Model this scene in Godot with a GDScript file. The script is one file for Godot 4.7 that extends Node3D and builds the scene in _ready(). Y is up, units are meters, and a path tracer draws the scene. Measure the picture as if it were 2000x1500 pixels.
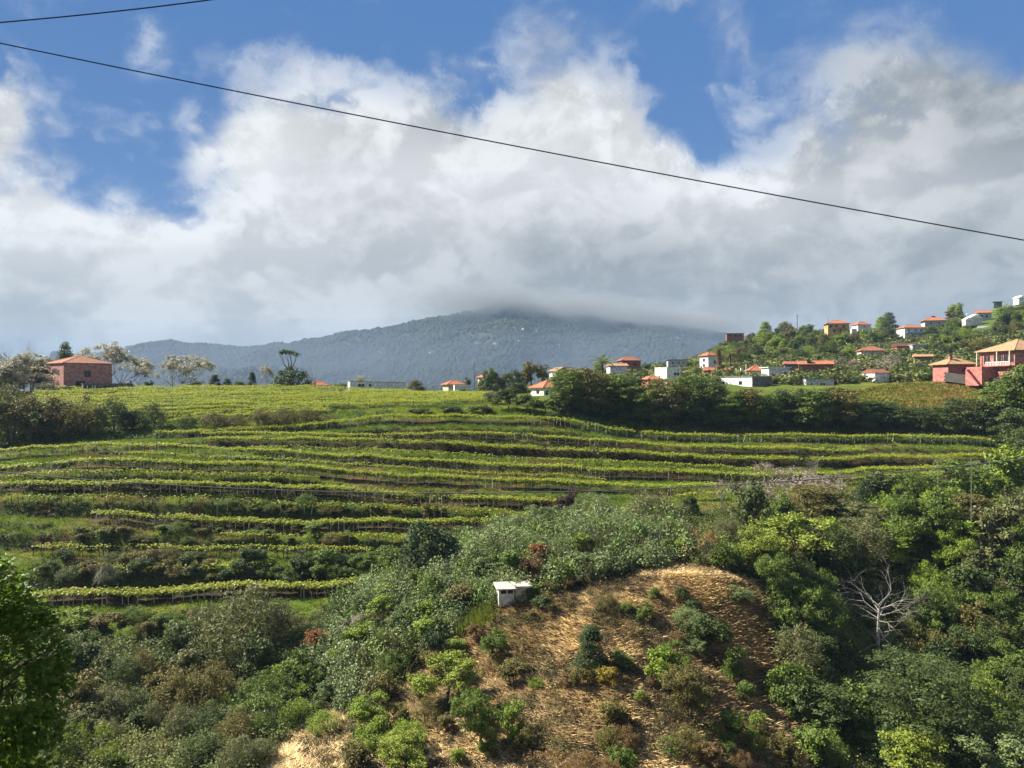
extends Node3D
# A terraced vineyard seen across a valley, houses on the hill beyond, a cloud-capped mountain behind.
const F := 1400.0            # focal length in photograph pixels (2000 x 1500); the horizon is at row 750
var rng := RandomNumberGenerator.new()
var rough := FastNoiseLite.new()
var patch := FastNoiseLite.new()
var M := {}                  # materials
var S := {}                  # shared meshes
var used := {}

# ---------------------------------------------------------------- small helpers
func lin(r: float, g: float, b: float) -> Color:      # a real-world (linear) base colour
	return Color(r, g, b).linear_to_srgb()

func interp(pts: Array, x: float) -> float:            # [[x, y], ...] sorted by x
	if x <= pts[0][0]: return pts[0][1]
	for i in range(1, pts.size()):
		if x <= pts[i][0]:
			var a: Array = pts[i - 1]
			var b: Array = pts[i]
			var t: float = (x - a[0]) / (b[0] - a[0])
			t = lerpf(t, t * t * (3.0 - 2.0 * t), 0.5)
			return lerpf(a[1], b[1], t)
	return pts[pts.size() - 1][1]

func numbered(called: String) -> String:
	var n: int = used.get(called, 0)
	used[called] = n + 1
	return called if n == 0 else "%s_%03d" % [called, n]

func tag(o: Node, label: String, category: String, group := "", kind := ""):
	if label: o.set_meta("label", label)
	if category: o.set_meta("category", category)
	if group: o.set_meta("group", group)
	if kind: o.set_meta("kind", kind)
	return o

func thing(called: String, label: String, category: String, at: Vector3, turn := 0.0, group := "") -> Node3D:
	var o := Node3D.new()
	o.name = numbered(called)
	o.position = at
	o.rotation.y = turn
	add_child(o)
	tag(o, label, category, group)
	return o

func part(called: String, mesh: Mesh, mat: Material, parent: Node, at := Vector3.ZERO) -> MeshInstance3D:
	var o := MeshInstance3D.new()
	o.name = called if parent != self else numbered(called)
	o.mesh = mesh
	o.material_override = mat
	o.position = at
	parent.add_child(o, true)
	return o

func box(size: Vector3) -> BoxMesh:
	var b := BoxMesh.new()
	b.size = size
	return b

func mesh_of(v: PackedVector3Array, c := PackedColorArray(), idx := PackedInt32Array(), nrm := PackedVector3Array(), uv := PackedVector2Array()) -> ArrayMesh:
	var a := []
	a.resize(Mesh.ARRAY_MAX)
	a[Mesh.ARRAY_VERTEX] = v
	if c.size(): a[Mesh.ARRAY_COLOR] = c
	if idx.size(): a[Mesh.ARRAY_INDEX] = idx
	if nrm.size(): a[Mesh.ARRAY_NORMAL] = nrm
	if uv.size(): a[Mesh.ARRAY_TEX_UV] = uv
	var m := ArrayMesh.new()
	m.add_surface_from_arrays(Mesh.PRIMITIVE_TRIANGLES, a)
	return m

func mat(called: String, color: Color, rough_ := 0.85, back := 0.0, vertex := false) -> StandardMaterial3D:
	var m := StandardMaterial3D.new()
	m.resource_name = called
	m.albedo_color = color
	m.roughness = rough_
	m.metallic_specular = 0.35
	m.vertex_color_use_as_albedo = vertex
	m.cull_mode = BaseMaterial3D.CULL_DISABLED
	if back > 0.0:
		m.backlight_enabled = true
		m.backlight = Color(back, back, back * 0.75).linear_to_srgb()
	M[called] = m
	return m

func noise_tex(freq: float, oct: int, lo: Color, hi: Color, size := 512, seed_ := 1) -> NoiseTexture2D:
	var n := FastNoiseLite.new()
	n.seed = seed_
	n.frequency = freq
	n.fractal_octaves = oct
	var t := NoiseTexture2D.new()
	t.width = size
	t.height = size
	t.seamless = true
	t.noise = n
	var g := Gradient.new()
	g.set_color(0, lo)
	g.set_color(1, hi)
	t.color_ramp = g
	return t

# ---------------------------------------------------------------- the lie of the land
# Each contour: distance from the viewpoint, and where its ground lies (column, row) in the photograph.
# Heights follow from these, and every plant and house stands on the resulting land.
const D0 := 2.0
const DS := 0.5
const NR := 1500
const U0 := -1400.0
const US := 20.0
const NU := 241
var land := PackedFloat32Array()
var contours: Array = []
var rows := {}               # vine rows: canopy edge lines by name

func lay_land():
	rows = {
		"A": [[-400, 866], [0, 862], [200, 846], [300, 842], [400, 840], [450, 836], [500, 833], [570, 831], [620, 825], [650, 823], [700, 815], [760, 811], [900, 811], [1000, 812], [1060, 815], [1100, 820], [1160, 829], [1200, 836], [1280, 844], [1400, 849], [1600, 849], [1750, 851], [1880, 854], [1910, 856], [1940, 860], [2100, 868]],
		"B": [[-400, 874], [0, 870], [300, 852], [400, 845], [500, 846], [580, 848], [640, 849], [700, 849], [800, 848], [900, 847], [1000, 848], [1080, 852], [1200, 863], [1300, 870], [1400, 873], [1540, 877], [1700, 879], [1940, 880], [2100, 884]],
		"C": [[-400, 880], [0, 874], [300, 862], [400, 853], [560, 852], [700, 854], [800, 858], [900, 864], [1000, 870], [1100, 873], [1200, 878], [1280, 884], [1400, 888], [1500, 892], [1600, 893], [1700, 889], [1800, 887], [1940, 886], [2100, 890]],
		"D": [[-400, 900], [0, 881], [80, 873], [130, 869], [190, 867], [280, 868], [330, 872], [400, 875], [450, 876], [520, 880], [600, 885], [700, 891], [800, 897], [900, 903], [1000, 908], [1100, 912], [1200, 917], [1300, 921], [1400, 925], [1490, 927], [1580, 926], [1640, 923], [1720, 917], [1830, 911], [2100, 905]],
		"E": [[-400, 925], [0, 912], [60, 908], [130, 903], [200, 900], [260, 901], [340, 903], [400, 905], [500, 906], [600, 914], [650, 918], [680, 921], [760, 927], [800, 929], [900, 935], [1000, 939], [1100, 943], [1200, 947], [1300, 950], [1400, 949], [1600, 942], [1800, 934], [2100, 924]],
		"F": [[-400, 950], [0, 945], [100, 948], [250, 946], [400, 946], [440, 947], [480, 950], [560, 955], [640, 957], [720, 960], [800, 967], [850, 971], [900, 974], [1000, 977], [1080, 979], [1200, 970], [1400, 962], [1600, 955], [1800, 950], [2100, 940]],
		"G": [[-400, 1000], [0, 1000], [180, 1003], [260, 1008], [300, 1012], [390, 1015], [520, 1020], [620, 1022], [720, 1020], [840, 1020], [940, 1019], [1030, 1012], [1200, 992], [1400, 982], [1600, 980], [1800, 972], [2100, 958]],
		"H": [[-400, 1060], [0, 1064], [80, 1066], [400, 1066], [560, 1069], [610, 1066], [680, 1072], [740, 1078], [850, 1072], [1000, 1026], [1200, 1004], [1400, 1002], [1600, 1010], [1800, 1008], [2100, 985]],
		"I": [[-400, 1165], [0, 1165], [75, 1163], [150, 1160], [260, 1158], [330, 1157], [400, 1150], [540, 1147], [650, 1148], [800, 1095], [1000, 1046], [1200, 1024], [1400, 1030], [1600, 1055], [1800, 1055], [2100, 1020]],
	}
	var row_d := {"A": 160.0, "B": 153.0, "C": 149.0, "D": 141.0, "E": 133.0, "F": 127.0, "G": 120.0, "H": 113.0, "I": 104.0}
	var row_px := {"A": 15.0, "B": 12.0, "C": 22.0, "D": 18.0, "E": 16.0, "F": 16.0, "G": 17.0, "H": 20.0, "I": 20.0}
	contours = [
		{"d": 2.0, "h": -1.8}, {"d": 3.0, "h": -2.4}, {"d": 20.0, "h": -14.0}, {"d": 40.0, "h": -27.5},
		{"d": 60.0, "y": [[-400, 1560], [300, 1560], [500, 1530], [1000, 1510], [1300, 1515], [1500, 1570], [1650, 1640], [2000, 1640], [2500, 1600]]},
		{"d": 75.0, "y": [[-400, 1420], [0, 1430], [400, 1430], [600, 1395], [900, 1330], [1200, 1275], [1350, 1288], [1500, 1345], [1700, 1455], [2000, 1450], [2500, 1350]]},
		{"d": 86.0, "y": [[-400, 1330], [0, 1330], [300, 1325], [500, 1300], [700, 1260], [900, 1205], [1000, 1170], [1100, 1158], [1200, 1140], [1300, 1118], [1400, 1122], [1490, 1152], [1620, 1258], [1760, 1345], [2000, 1310], [2500, 1220]]},
		{"d": 96.0, "y": [[-400, 1250], [0, 1255], [300, 1262], [500, 1250], [650, 1200], [800, 1140], [1000, 1090], [1200, 1063], [1400, 1070], [1500, 1110], [1700, 1190], [2000, 1150], [2500, 1090]]},
	]
	for k in ["I", "H", "G", "F", "E", "D", "C", "B", "A"]:
		var pts := []
		for p in rows[k]: pts.append([p[0], p[1] + row_px[k]])
		contours.append({"d": row_d[k], "y": pts, "bed": true})
	contours += [
		{"d": 168.0, "y": [[-400, 858], [0, 848], [300, 838], [450, 827], [600, 815], [800, 806], [1000, 804], [1060, 807], [1150, 820], [1250, 838], [1400, 847], [1600, 848], [1800, 850], [1950, 850], [2100, 846], [2500, 830]]},
		{"d": 185.0, "y": [[-400, 815], [0, 806], [400, 798], [700, 795], [950, 790], [1050, 786], [1150, 786], [1300, 796], [1500, 806], [1650, 808], [1800, 810], [1950, 812], [2100, 805], [2500, 780]]},
		{"d": 202.0, "y": [[-400, 790], [0, 785], [400, 779], [700, 780], [950, 781], [1100, 774], [1300, 770], [1500, 775], [1700, 780], [1950, 775], [2100, 765], [2500, 730]]},
		{"d": 225.0, "y": [[-400, 764], [0, 764], [300, 763], [590, 762], [700, 768], [900, 775], [1000, 772], [1100, 762], [1300, 755], [1500, 756], [1700, 752], [1900, 748], [2000, 745], [2100, 735], [2500, 690]]},
		{"d": 262.0, "y": [[-400, 770], [600, 770], [900, 772], [1000, 765], [1100, 752], [1300, 742], [1500, 736], [1700, 732], [1900, 724], [2000, 712], [2100, 700], [2500, 640]]},
		{"d": 330.0, "y": [[-400, 776], [900, 770], [1050, 750], [1200, 733], [1350, 716], [1500, 706], [1700, 698], [1850, 680], [2000, 655], [2100, 640], [2500, 570]]},
		{"d": 430.0, "y": [[-400, 776], [900, 772], [1100, 750], [1300, 722], [1400, 697], [1500, 674], [1600, 662], [1750, 656], [1850, 642], [1920, 622], [2000, 604], [2100, 590], [2500, 520]]},
		{"d": 520.0, "y": [[-400, 776], [900, 772], [1200, 742], [1350, 708], [1420, 674], [1500, 657], [1600, 652], [1700, 649], [1800, 646], [1880, 620], [1950, 604], [2000, 592], [2100, 578], [2500, 500]]},
		{"d": 752.0, "y": [[-400, 790], [1200, 785], [1500, 770], [2000, 740], [2500, 700]]},
	]
	land.resize(NR * NU)
	for i in NU:
		var u := U0 + i * US
		var ds := []
		var hs := []
		var bed := []
		for c in contours:
			ds.append(c.d)
			hs.append(c.h if c.has("h") else (750.0 - interp(c.y, u)) / F * c.d)
			bed.append(c.has("bed"))
		var k := 0
		for j in NR:
			var d := D0 + j * DS
			while k < ds.size() - 2 and d > ds[k + 1]: k += 1
			var t: float = clampf((d - ds[k]) / (ds[k + 1] - ds[k]), 0.0, 1.0)
			if bed[k] and bed[k + 1]:
				# behind a row: its level bed, a steep bank, then the lip that carries the next row
				if t < 0.28: t = 0.06 * t / 0.28
				elif t < 0.58: t = 0.06 + 0.58 * smoothstep(0.0, 1.0, (t - 0.28) / 0.30)
				else: t = 0.64 + 0.36 * (t - 0.58) / 0.42
			elif d > 60.0:
				t = lerpf(t, smoothstep(0.0, 1.0, t), 0.35)
			land[i * NR + j] = lerpf(hs[k], hs[k + 1], t)

func ground(x: float, z: float) -> float:
	var d := -z
	if d < D0: return -1.8
	var fu := clampf((1000.0 + x / d * F - U0) / US, 0.0, NU - 1.001)
	var fd := clampf((d - D0) / DS, 0.0, NR - 1.001)
	var i := int(fu)
	var j := int(fd)
	var a := fu - i
	var b := fd - j
	var p := i * NR + j
	var h := lerpf(lerpf(land[p], land[p + 1], b), lerpf(land[p + NR], land[p + NR + 1], b), a)
	var w := clampf((d - 30.0) / 40.0, 0.0, 1.0)
	return h + w * (0.45 * rough.get_noise_2d(x, z) + 0.16 * rough.get_noise_2d(x * 5.0 + 70.0, z * 5.0))

func spot(px: float, py: float, from := 50.0, to := 700.0) -> Vector3:   # where the line of sight through a pixel meets the land
	var d := from
	var step := 0.6
	while d < to:
		var x := (px - 1000.0) / F * d
		if (750.0 - py) / F * d < ground(x, -d): return Vector3(x, ground(x, -d), -d)
		d += step
		if d > 240.0: step = 2.0
	return Vector3((px - 1000.0) / F * to, ground((px - 1000.0) / F * to, -to), -to)

func at_depth(px: float, d: float) -> Vector3:
	var x := (px - 1000.0) / F * d
	return Vector3(x, ground(x, -d), -d)

func inside(p: Vector2, poly: PackedVector2Array) -> bool:
	return Geometry2D.is_point_in_polygon(p, poly)

# ---------------------------------------------------------------- sky: broken cumulus over blue, computed per direction
const CLOUD_ROWS := [-400, -200, 0, 60, 120, 180, 240, 300, 360, 420, 500, 600, 700, 800]
const CLOUD_COVER := [          # how full the sky is, every 100 columns from 0 to 2000, 0 clear .. 9 full
	"556666555544556667766", "334433333345556655443", "000100000003344344410", "200510000024444444421", "421534543544434456653", "740125665557643356888", "840148887788742368888",
	"731179998999973479999", "664258999999997799999", "898768999999999999999", "999999999999999999999", "999999999999999999999", "999999999999999999999", "999999999999999999999"]
const CLOUD_LIGHT := [          # how bright its clouds are
	"666666666666666666666", "666666666666666666666", "666666666666666665555", "777777776666666665544", "777777788777776655544", "887778888777887665544", "887789877678888765544",
	"778899878888888766655", "788899888888888877665", "999888877777777766655", "777777766654445555444", "556666665543344444444", "667766665544444444444", "667766666655555555444"]
const SKY_W := 4096
var sky_noise: Array[FastNoiseLite] = []
var sky_rows: Array = []
var sky_parts: Array = []

func grid_value(g: Array, px: float, py: float) -> float:
	var r := 0
	while r < CLOUD_ROWS.size() - 2 and py > CLOUD_ROWS[r + 1]: r += 1
	var t := clampf((py - CLOUD_ROWS[r]) / float(CLOUD_ROWS[r + 1] - CLOUD_ROWS[r]), 0.0, 1.0)
	var c := clampf((px + 200.0) / 100.0, 0.0, 23.999)
	var i := int(c)
	var s := c - i
	s = s * s * (3.0 - 2.0 * s)
	var a: float = lerpf(sky_rows[g[0]][r][i], sky_rows[g[0]][r][i + 1], s)
	var b: float = lerpf(sky_rows[g[0]][r + 1][i], sky_rows[g[0]][r + 1][i + 1], s)
	return lerpf(a, b, t)

func sky_strip(n: int) -> void:
	var h := SKY_W / 2
	var first := n * 16
	var out := PackedFloat32Array()
	out.resize(16 * SKY_W * 3)
	var shape: FastNoiseLite = sky_noise[0]
	var soft: FastNoiseLite = sky_noise[1]
	var sunward := Vector3(-0.695, 0.685, -0.22)
	var at := 0
	for y in 16:
		var el := PI / 2.0 - (first + y + 0.5) / h * PI
		var ce := cos(el)
		var se := sin(el)
		for x in SKY_W:
			if el < -0.03:
				out[at] = 0.10; out[at + 1] = 0.115; out[at + 2] = 0.115
				at += 3
				continue
			var az := wrapf((x + 0.5) / SKY_W * TAU, -PI, PI)     # 0 faces -z
			var dir := Vector3(ce * sin(az), se, -ce * cos(az))
			# billows a little flatter than wide
			var q := dir * 1.7
			q.y *= 1.35
			var near := 1.0 - smoothstep(0.66, 0.95, absf(az))
			var warp := soft.get_noise_3d(q.x * 0.8, q.y * 0.8, q.z * 0.8)
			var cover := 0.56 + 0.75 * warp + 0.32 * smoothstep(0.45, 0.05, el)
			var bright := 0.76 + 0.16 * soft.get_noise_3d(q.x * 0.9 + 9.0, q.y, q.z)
			if near > 0.0:
				var wob := 26.0 * soft.get_noise_3d(dir.x * 7.0, dir.y * 7.0, dir.z * 7.0)
				var wob2 := 26.0 * soft.get_noise_3d(dir.x * 7.0 + 31.0, dir.y * 7.0, dir.z * 7.0)
				var a2 := clampf(az, -0.95, 0.95)
				var px := 1000.0 + F * tan(a2) + wob
				var py := 750.0 - F * tan(minf(el, 0.9)) / maxf(cos(a2), 0.2) + wob2
				cover = lerpf(cover, grid_value([0], px, py), near)
				bright = lerpf(bright, grid_value([1], px, py), near)
			var fine := shape.get_noise_3d(q.x, q.y, q.z)
			var amp := 0.80 * (1.0 - 0.70 * smoothstep(0.70, 1.0, cover))
			var dense := cover + amp * fine
			var lit := shape.get_noise_3d(q.x + sunward.x * 0.06, q.y + sunward.y * 0.06, q.z + sunward.z * 0.06)
			var crisp := smoothstep(0.62, 0.86, bright)
			var c := smoothstep(lerpf(0.22, 0.32, crisp), lerpf(0.96, 0.80, crisp), dense) * lerpf(0.50, 1.0, smoothstep(0.38, 0.82, cover))
			# blue above, paler towards the horizon
			var pale := pow(1.0 - maxf(se, 0.0), 5.0)
			var blue := Color(0.066, 0.175, 0.425).lerp(Color(0.25, 0.40, 0.63), pale * 0.8)
			var relief := (clampf((fine - lit) * 0.75, -0.15, 0.16) + 0.06 * fine) * lerpf(1.0, 0.55, smoothstep(0.84, 1.0, cover))
			var edge := 0.12 * (1.0 - smoothstep(0.50, 0.95, dense))
			var v := clampf(bright + relief + edge, 0.12, 1.0)
			v = 0.17 + 0.63 * pow(v, 1.5)
			var grey := Color(0.83, 0.925, 1.0).lerp(Color(0.955, 0.985, 1.0), smoothstep(0.2, 0.62, v))
			out[at] = lerpf(blue.r, v * grey.r, c)
			out[at + 1] = lerpf(blue.g, v * grey.g, c)
			out[at + 2] = lerpf(blue.b, v * grey.b, c)
			at += 3
	sky_parts[n] = out

func make_sky() -> ImageTexture:
	for k in 2:
		var n := FastNoiseLite.new()
		n.noise_type = FastNoiseLite.TYPE_SIMPLEX_SMOOTH
		n.seed = 11 + k * 8
		n.frequency = [3.1, 1.0][k]
		n.fractal_octaves = [7, 3][k]
		n.fractal_gain = [0.53, 0.5][k]
		if k == 0:
			n.domain_warp_enabled = true
			n.domain_warp_amplitude = 0.10
			n.domain_warp_frequency = 3.0
		sky_noise.append(n)
	for g in [CLOUD_COVER, CLOUD_LIGHT]:
		var rr := []
		for line: String in g:
			var r := PackedFloat32Array()
			for ch in line.substr(0, 1).repeat(2) + line + line.substr(20).repeat(2): r.append(int(ch) / 9.0)
			rr.append(r)
		sky_rows.append(rr)
	var strips := SKY_W / 2 / 16
	sky_parts.resize(strips)
	var job := WorkerThreadPool.add_group_task(sky_strip, strips, -1, true)
	WorkerThreadPool.wait_for_group_task_completion(job)
	var bytes := PackedByteArray()
	for s: PackedFloat32Array in sky_parts: bytes.append_array(s.to_byte_array())
	sky_parts.clear()
	return ImageTexture.create_from_image(Image.create_from_data(SKY_W, SKY_W / 2, false, Image.FORMAT_RGBF, bytes))

# ---------------------------------------------------------------- ground
var dry_slope := PackedVector2Array([Vector2(470, 1540), Vector2(560, 1440), Vector2(640, 1385), Vector2(720, 1400), Vector2(800, 1330), Vector2(880, 1240), Vector2(930, 1195), Vector2(1010, 1165), Vector2(1100, 1150), Vector2(1200, 1125), Vector2(1310, 1098), Vector2(1400, 1106), Vector2(1478, 1136), Vector2(1510, 1230), Vector2(1535, 1330), Vector2(1570, 1440), Vector2(1590, 1560)])
var dry_field := PackedVector2Array([Vector2(1640, 768), Vector2(1740, 750), Vector2(1850, 744), Vector2(1965, 760), Vector2(1985, 785), Vector2(1940, 806), Vector2(1800, 812), Vector2(1690, 800)])

func cover_colour(x: float, z: float, h: float) -> Color:
	var d := -z
	var px := 1000.0 + x / d * F
	var py := 750.0 - h / d * F
	var n := patch.get_noise_2d(x, z)
	var n2 := patch.get_noise_2d(x * 4.0 + 50.0, z * 4.0)
	var n3 := patch.get_noise_2d(x * 13.0, z * 13.0 + 90.0)
	var grass := Color(0.088, 0.128, 0.017).lerp(Color(0.145, 0.165, 0.026), smoothstep(-0.3, 0.4, n + 0.5 * n2))
	var c := grass
	var j := Vector2(px + 34.0 * n2 + 12.0 * n3, py + 24.0 * n2 + 14.0 * n3)
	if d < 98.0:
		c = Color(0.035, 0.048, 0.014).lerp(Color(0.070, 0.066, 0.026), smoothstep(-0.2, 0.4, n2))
		if d < 91.0 and inside(j, dry_slope):
			c = Color(0.30, 0.20, 0.08).lerp(Color(0.13, 0.088, 0.040), smoothstep(-0.08, 0.26, n + 0.7 * n2))
			c = c.lerp(Color(0.36, 0.26, 0.13), 0.75 * smoothstep(0.05, 0.35, n3))
			c = c.lerp(Color(0.075, 0.078, 0.022), 0.8 * smoothstep(0.18, 0.45, n2 - 0.6 * n))
	elif d < 163.0:
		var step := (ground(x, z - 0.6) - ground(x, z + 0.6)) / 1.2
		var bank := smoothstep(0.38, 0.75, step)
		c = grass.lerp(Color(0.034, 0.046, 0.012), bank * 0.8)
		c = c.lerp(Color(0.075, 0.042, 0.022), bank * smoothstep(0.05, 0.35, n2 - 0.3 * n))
		if under_vine(px, d): c = Color(0.045, 0.034, 0.018)  # bare soil, with shade below the canopy painted into its colour
		c = c.lerp(Color(0.11, 0.085, 0.035), (1.0 - bank) * smoothstep(0.12, 0.4, n - n3 * 0.4) * 0.8)
	elif d > 176.0 and d < 262.0 and inside(j, dry_field):
		c = Color(0.165, 0.150, 0.028).lerp(Color(0.22, 0.145, 0.046), smoothstep(1720.0, 1960.0, px + 160.0 * n2))
		c = c.lerp(Color(0.14, 0.15, 0.022), smoothstep(-0.05, 0.30, n3 - n2))
	elif d > 262.0:
		c = Color(0.050, 0.070, 0.016).lerp(Color(0.085, 0.095, 0.022), smoothstep(-0.2, 0.4, n2))
		if px > 1880.0 and py < 655.0: c = Color(0.085, 0.125, 0.025)
	return c

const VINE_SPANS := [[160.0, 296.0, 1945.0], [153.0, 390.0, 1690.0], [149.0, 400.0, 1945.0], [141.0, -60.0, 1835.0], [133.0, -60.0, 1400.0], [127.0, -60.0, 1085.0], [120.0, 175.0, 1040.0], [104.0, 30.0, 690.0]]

func under_vine(px: float, d: float) -> bool:     # bare soil under a row, coloured darker to deepen the canopy's shade
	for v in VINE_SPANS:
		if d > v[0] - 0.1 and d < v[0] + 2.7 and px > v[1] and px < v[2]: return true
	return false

func build_land():
	var us := PackedFloat32Array()
	var u := -1400.0
	while u <= 3400.0:
		us.append(u)
		u += 7.0 if u > -160.0 and u < 2160.0 else 80.0
	var ds := PackedFloat32Array([-12.0, 0.8, 2.2])
	var d := 4.0
	while d <= 745.0:
		ds.append(d)
		d += 3.0 if d < 48.0 else (0.8 if d < 94.0 else (0.62 if d < 172.0 else (1.6 if d < 262.0 else 5.0)))
	var v := PackedVector3Array()
	var c := PackedColorArray()
	var idx := PackedInt32Array()
	for r in ds.size():
		for k in us.size():
			var dd := maxf(ds[r], 2.2)
			var x := (us[k] - 1000.0) / F * dd
			var z := -ds[r]
			if r < 2: x = (us[k] - 1000.0) / F * 22.0
			var h := ground(x, z) if r > 1 else -1.8
			v.append(Vector3(x, h, z))
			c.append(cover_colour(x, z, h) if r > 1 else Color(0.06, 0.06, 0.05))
	var w := us.size()
	for r in ds.size() - 1:
		for k in w - 1:
			var p := r * w + k
			idx.append_array([p, p + w, p + 1, p + 1, p + w, p + w + 1])
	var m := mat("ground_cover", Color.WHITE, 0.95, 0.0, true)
	m.albedo_texture = noise_tex(0.035, 5, Color(0.62, 0.62, 0.62), Color(1, 1, 1), 512, 4)
	m.uv1_triplanar = true
	m.uv1_world_triplanar = true
	m.uv1_scale = Vector3(0.11, 0.11, 0.11)
	m.metallic_specular = 0.2
	var st := SurfaceTool.new()
	st.create_from(mesh_of(v, c, idx), 0)
	st.generate_normals()
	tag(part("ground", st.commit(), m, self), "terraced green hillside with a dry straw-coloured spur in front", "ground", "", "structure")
	# everything beyond, out to the horizon
	var pm := PlaneMesh.new()
	pm.size = Vector2(16000, 16000)
	tag(part("valley_ground", pm, mat("far_ground", lin(0.05, 0.065, 0.03), 0.95), self, Vector3(0, -62, 0)), "low green valley floor reaching to the horizon", "ground", "", "structure")

# ---------------------------------------------------------------- the mountain
var ridge_line := [[-900, 745], [-300, 735], [0, 722], [150, 708], [225, 692], [250, 682], [290, 672], [335, 669], [400, 676], [470, 681], [560, 673], [620, 666], [680, 653], [740, 646], [800, 633], [860, 623], [930, 608], [990, 596], [1040, 598], [1100, 612], [1200, 628], [1300, 638], [1380, 648], [1500, 668], [1700, 700], [2000, 722], [2900, 742]]
var hill_noise := FastNoiseLite.new()

func mountain_height(x: float, z: float) -> float:
	var d := -z
	var px := 1000.0 + x / d * F
	var near := 1250.0
	var far := 2650.0
	var top := (750.0 - interp(ridge_line, px)) / F * far
	var s := clampf((d - near) / (far - near), 0.0, 1.0)
	var spur := hill_noise.get_noise_2d(x, z * 0.6)
	var h := -46.0 + (top + 46.0) * pow(s, 1.12)
	if d > far: h = top - (d - far) * 0.33
	h += spur * 100.0 * s * (1.0 - s) * 4.0 * 0.9 + 9.0 * hill_noise.get_noise_2d(x * 5.0, z * 5.0) * smoothstep(0.05, 0.3, s)
	return h

func build_mountain():
	hill_noise.seed = 5
	hill_noise.frequency = 0.0016
	hill_noise.fractal_octaves = 4
	var v := PackedVector3Array()
	var c := PackedColorArray()
	var idx := PackedInt32Array()
	var us := PackedFloat32Array()
	var u := -900.0
	while u <= 2900.0:
		us.append(u)
		u += 6.0 if u > 120.0 and u < 1620.0 else 45.0
	var nr := 120
	for r in nr:
		var d := 1150.0 + r * 15.0
		for k in us.size():
			var x := (us[k] - 1000.0) / F * d
			var h := mountain_height(x, -d)
			v.append(Vector3(x, h, -d))
			var n := hill_noise.get_noise_2d(x * 3.0 + 900.0, d * 2.0)
			var f := Color(0.020, 0.030, 0.012).lerp(Color(0.036, 0.048, 0.018), 0.5 + n)
			var s := (d - 1250.0) / 1400.0
			var field := smoothstep(0.16, 0.30, n) * smoothstep(0.35, 0.6, s) * smoothstep(0.98, 0.86, s) * smoothstep(560.0, 720.0, us[k])
			field *= smoothstep(-0.12, 0.10, hill_noise.get_noise_2d(x * 14.0, d * 9.0))
			c.append(f.lerp(Color(0.060, 0.080, 0.026), field))
	var w := us.size()
	for r in nr - 1:
		for k in w - 1:
			var p := r * w + k
			idx.append_array([p, p + w, p + 1, p + 1, p + w, p + w + 1])
	var st := SurfaceTool.new()
	st.create_from(mesh_of(v, c, idx), 0)
	st.generate_normals()
	var m := mat("mountain_forest", Color.WHITE, 0.95, 0.0, true)
	m.albedo_texture = noise_tex(0.05, 5, Color(0.45, 0.45, 0.45), Color(1, 1, 1), 512, 8)
	m.uv1_triplanar = true
	m.uv1_world_triplanar = true
	m.uv1_scale = Vector3(0.006, 0.006, 0.006)
	tag(part("mountain", st.commit(), m, self), "long forested mountain ridge with its summit in the cloud", "mountain", "", "structure")
	# the forest on it
	var tree := PackedVector3Array()
	for k in 3:
		var y0: float = [0.0, 0.34, 0.66][k]
		var y1: float = [0.34, 0.66, 1.0][k]
		for s in 6:
			var a := s * TAU / 6
			var b := (s + 1) * TAU / 6
			var r0: float = [0.26, 0.46, 0.36][k]
			var r1: float = [0.46, 0.36, 0.0][k]
			var p := [Vector3(cos(a) * r0, y0, sin(a) * r0), Vector3(cos(b) * r0, y0, sin(b) * r0), Vector3(cos(b) * r1, y1, sin(b) * r1), Vector3(cos(a) * r1, y1, sin(a) * r1)]
			tree.append_array([p[0], p[2], p[1], p[0], p[3], p[2]])
	var places: Array[Transform3D] = []
	var tints: PackedColorArray = []
	for i in 46000:
		var d := rng.randf_range(1300.0, 2690.0)
		if i < 5000: d = rng.randf_range(2590.0, 2665.0)
		var px := rng.randf_range(100.0, 1650.0)
		var x := (px - 1000.0) / F * d
		var n := hill_noise.get_noise_2d(x * 3.0 + 900.0, d * 2.0)
		var s := (d - 1250.0) / 1400.0
		if smoothstep(0.16, 0.30, n) * smoothstep(0.35, 0.6, s) * smoothstep(0.98, 0.86, s) * smoothstep(560.0, 720.0, px) * smoothstep(-0.12, 0.10, hill_noise.get_noise_2d(x * 14.0, d * 9.0)) > 0.4: continue
		if i < 5000 and hill_noise.get_noise_2d(x * 8.0, 40.0) < -0.08: continue
		var hh := rng.randf_range(7.0, 14.0)
		if i < 5000: hh *= rng.randf_range(0.6, 1.15)
		var b := Basis(Vector3.UP, rng.randf() * TAU).scaled(Vector3(hh * rng.randf_range(0.9, 1.5), hh, hh))
		places.append(Transform3D(b, Vector3(x, mountain_height(x, -d) - 0.5, -d)))
		var g := rng.randf_range(0.6, 1.25)
		tints.append(Color(0.020 * g, 0.030 * g, 0.013 * g))
	scatter("forest", mesh_of(tree), mat("forest_leaf", Color.WHITE, 0.9, 0.0, true), places, tints, "dark blue-green forest covering the far mountain", "forest")

func scatter(called: String, mesh: Mesh, m: Material, places: Array[Transform3D], tints: PackedColorArray, label: String, category: String) -> MultiMeshInstance3D:
	var mm := MultiMesh.new()
	mm.transform_format = MultiMesh.TRANSFORM_3D
	mm.use_colors = true
	mm.mesh = mesh
	mm.instance_count = places.size()
	for i in places.size():
		mm.set_instance_transform(i, places[i])
		mm.set_instance_color(i, tints[i])
	var o := MultiMeshInstance3D.new()
	o.name = numbered(called)
	o.multimesh = mm
	o.material_override = m
	add_child(o)
	tag(o, label, category, "", "stuff")
	return o

# ---------------------------------------------------------------- foliage
var lv := PackedVector3Array()
var lc := PackedColorArray()
var li := PackedInt32Array()

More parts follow.
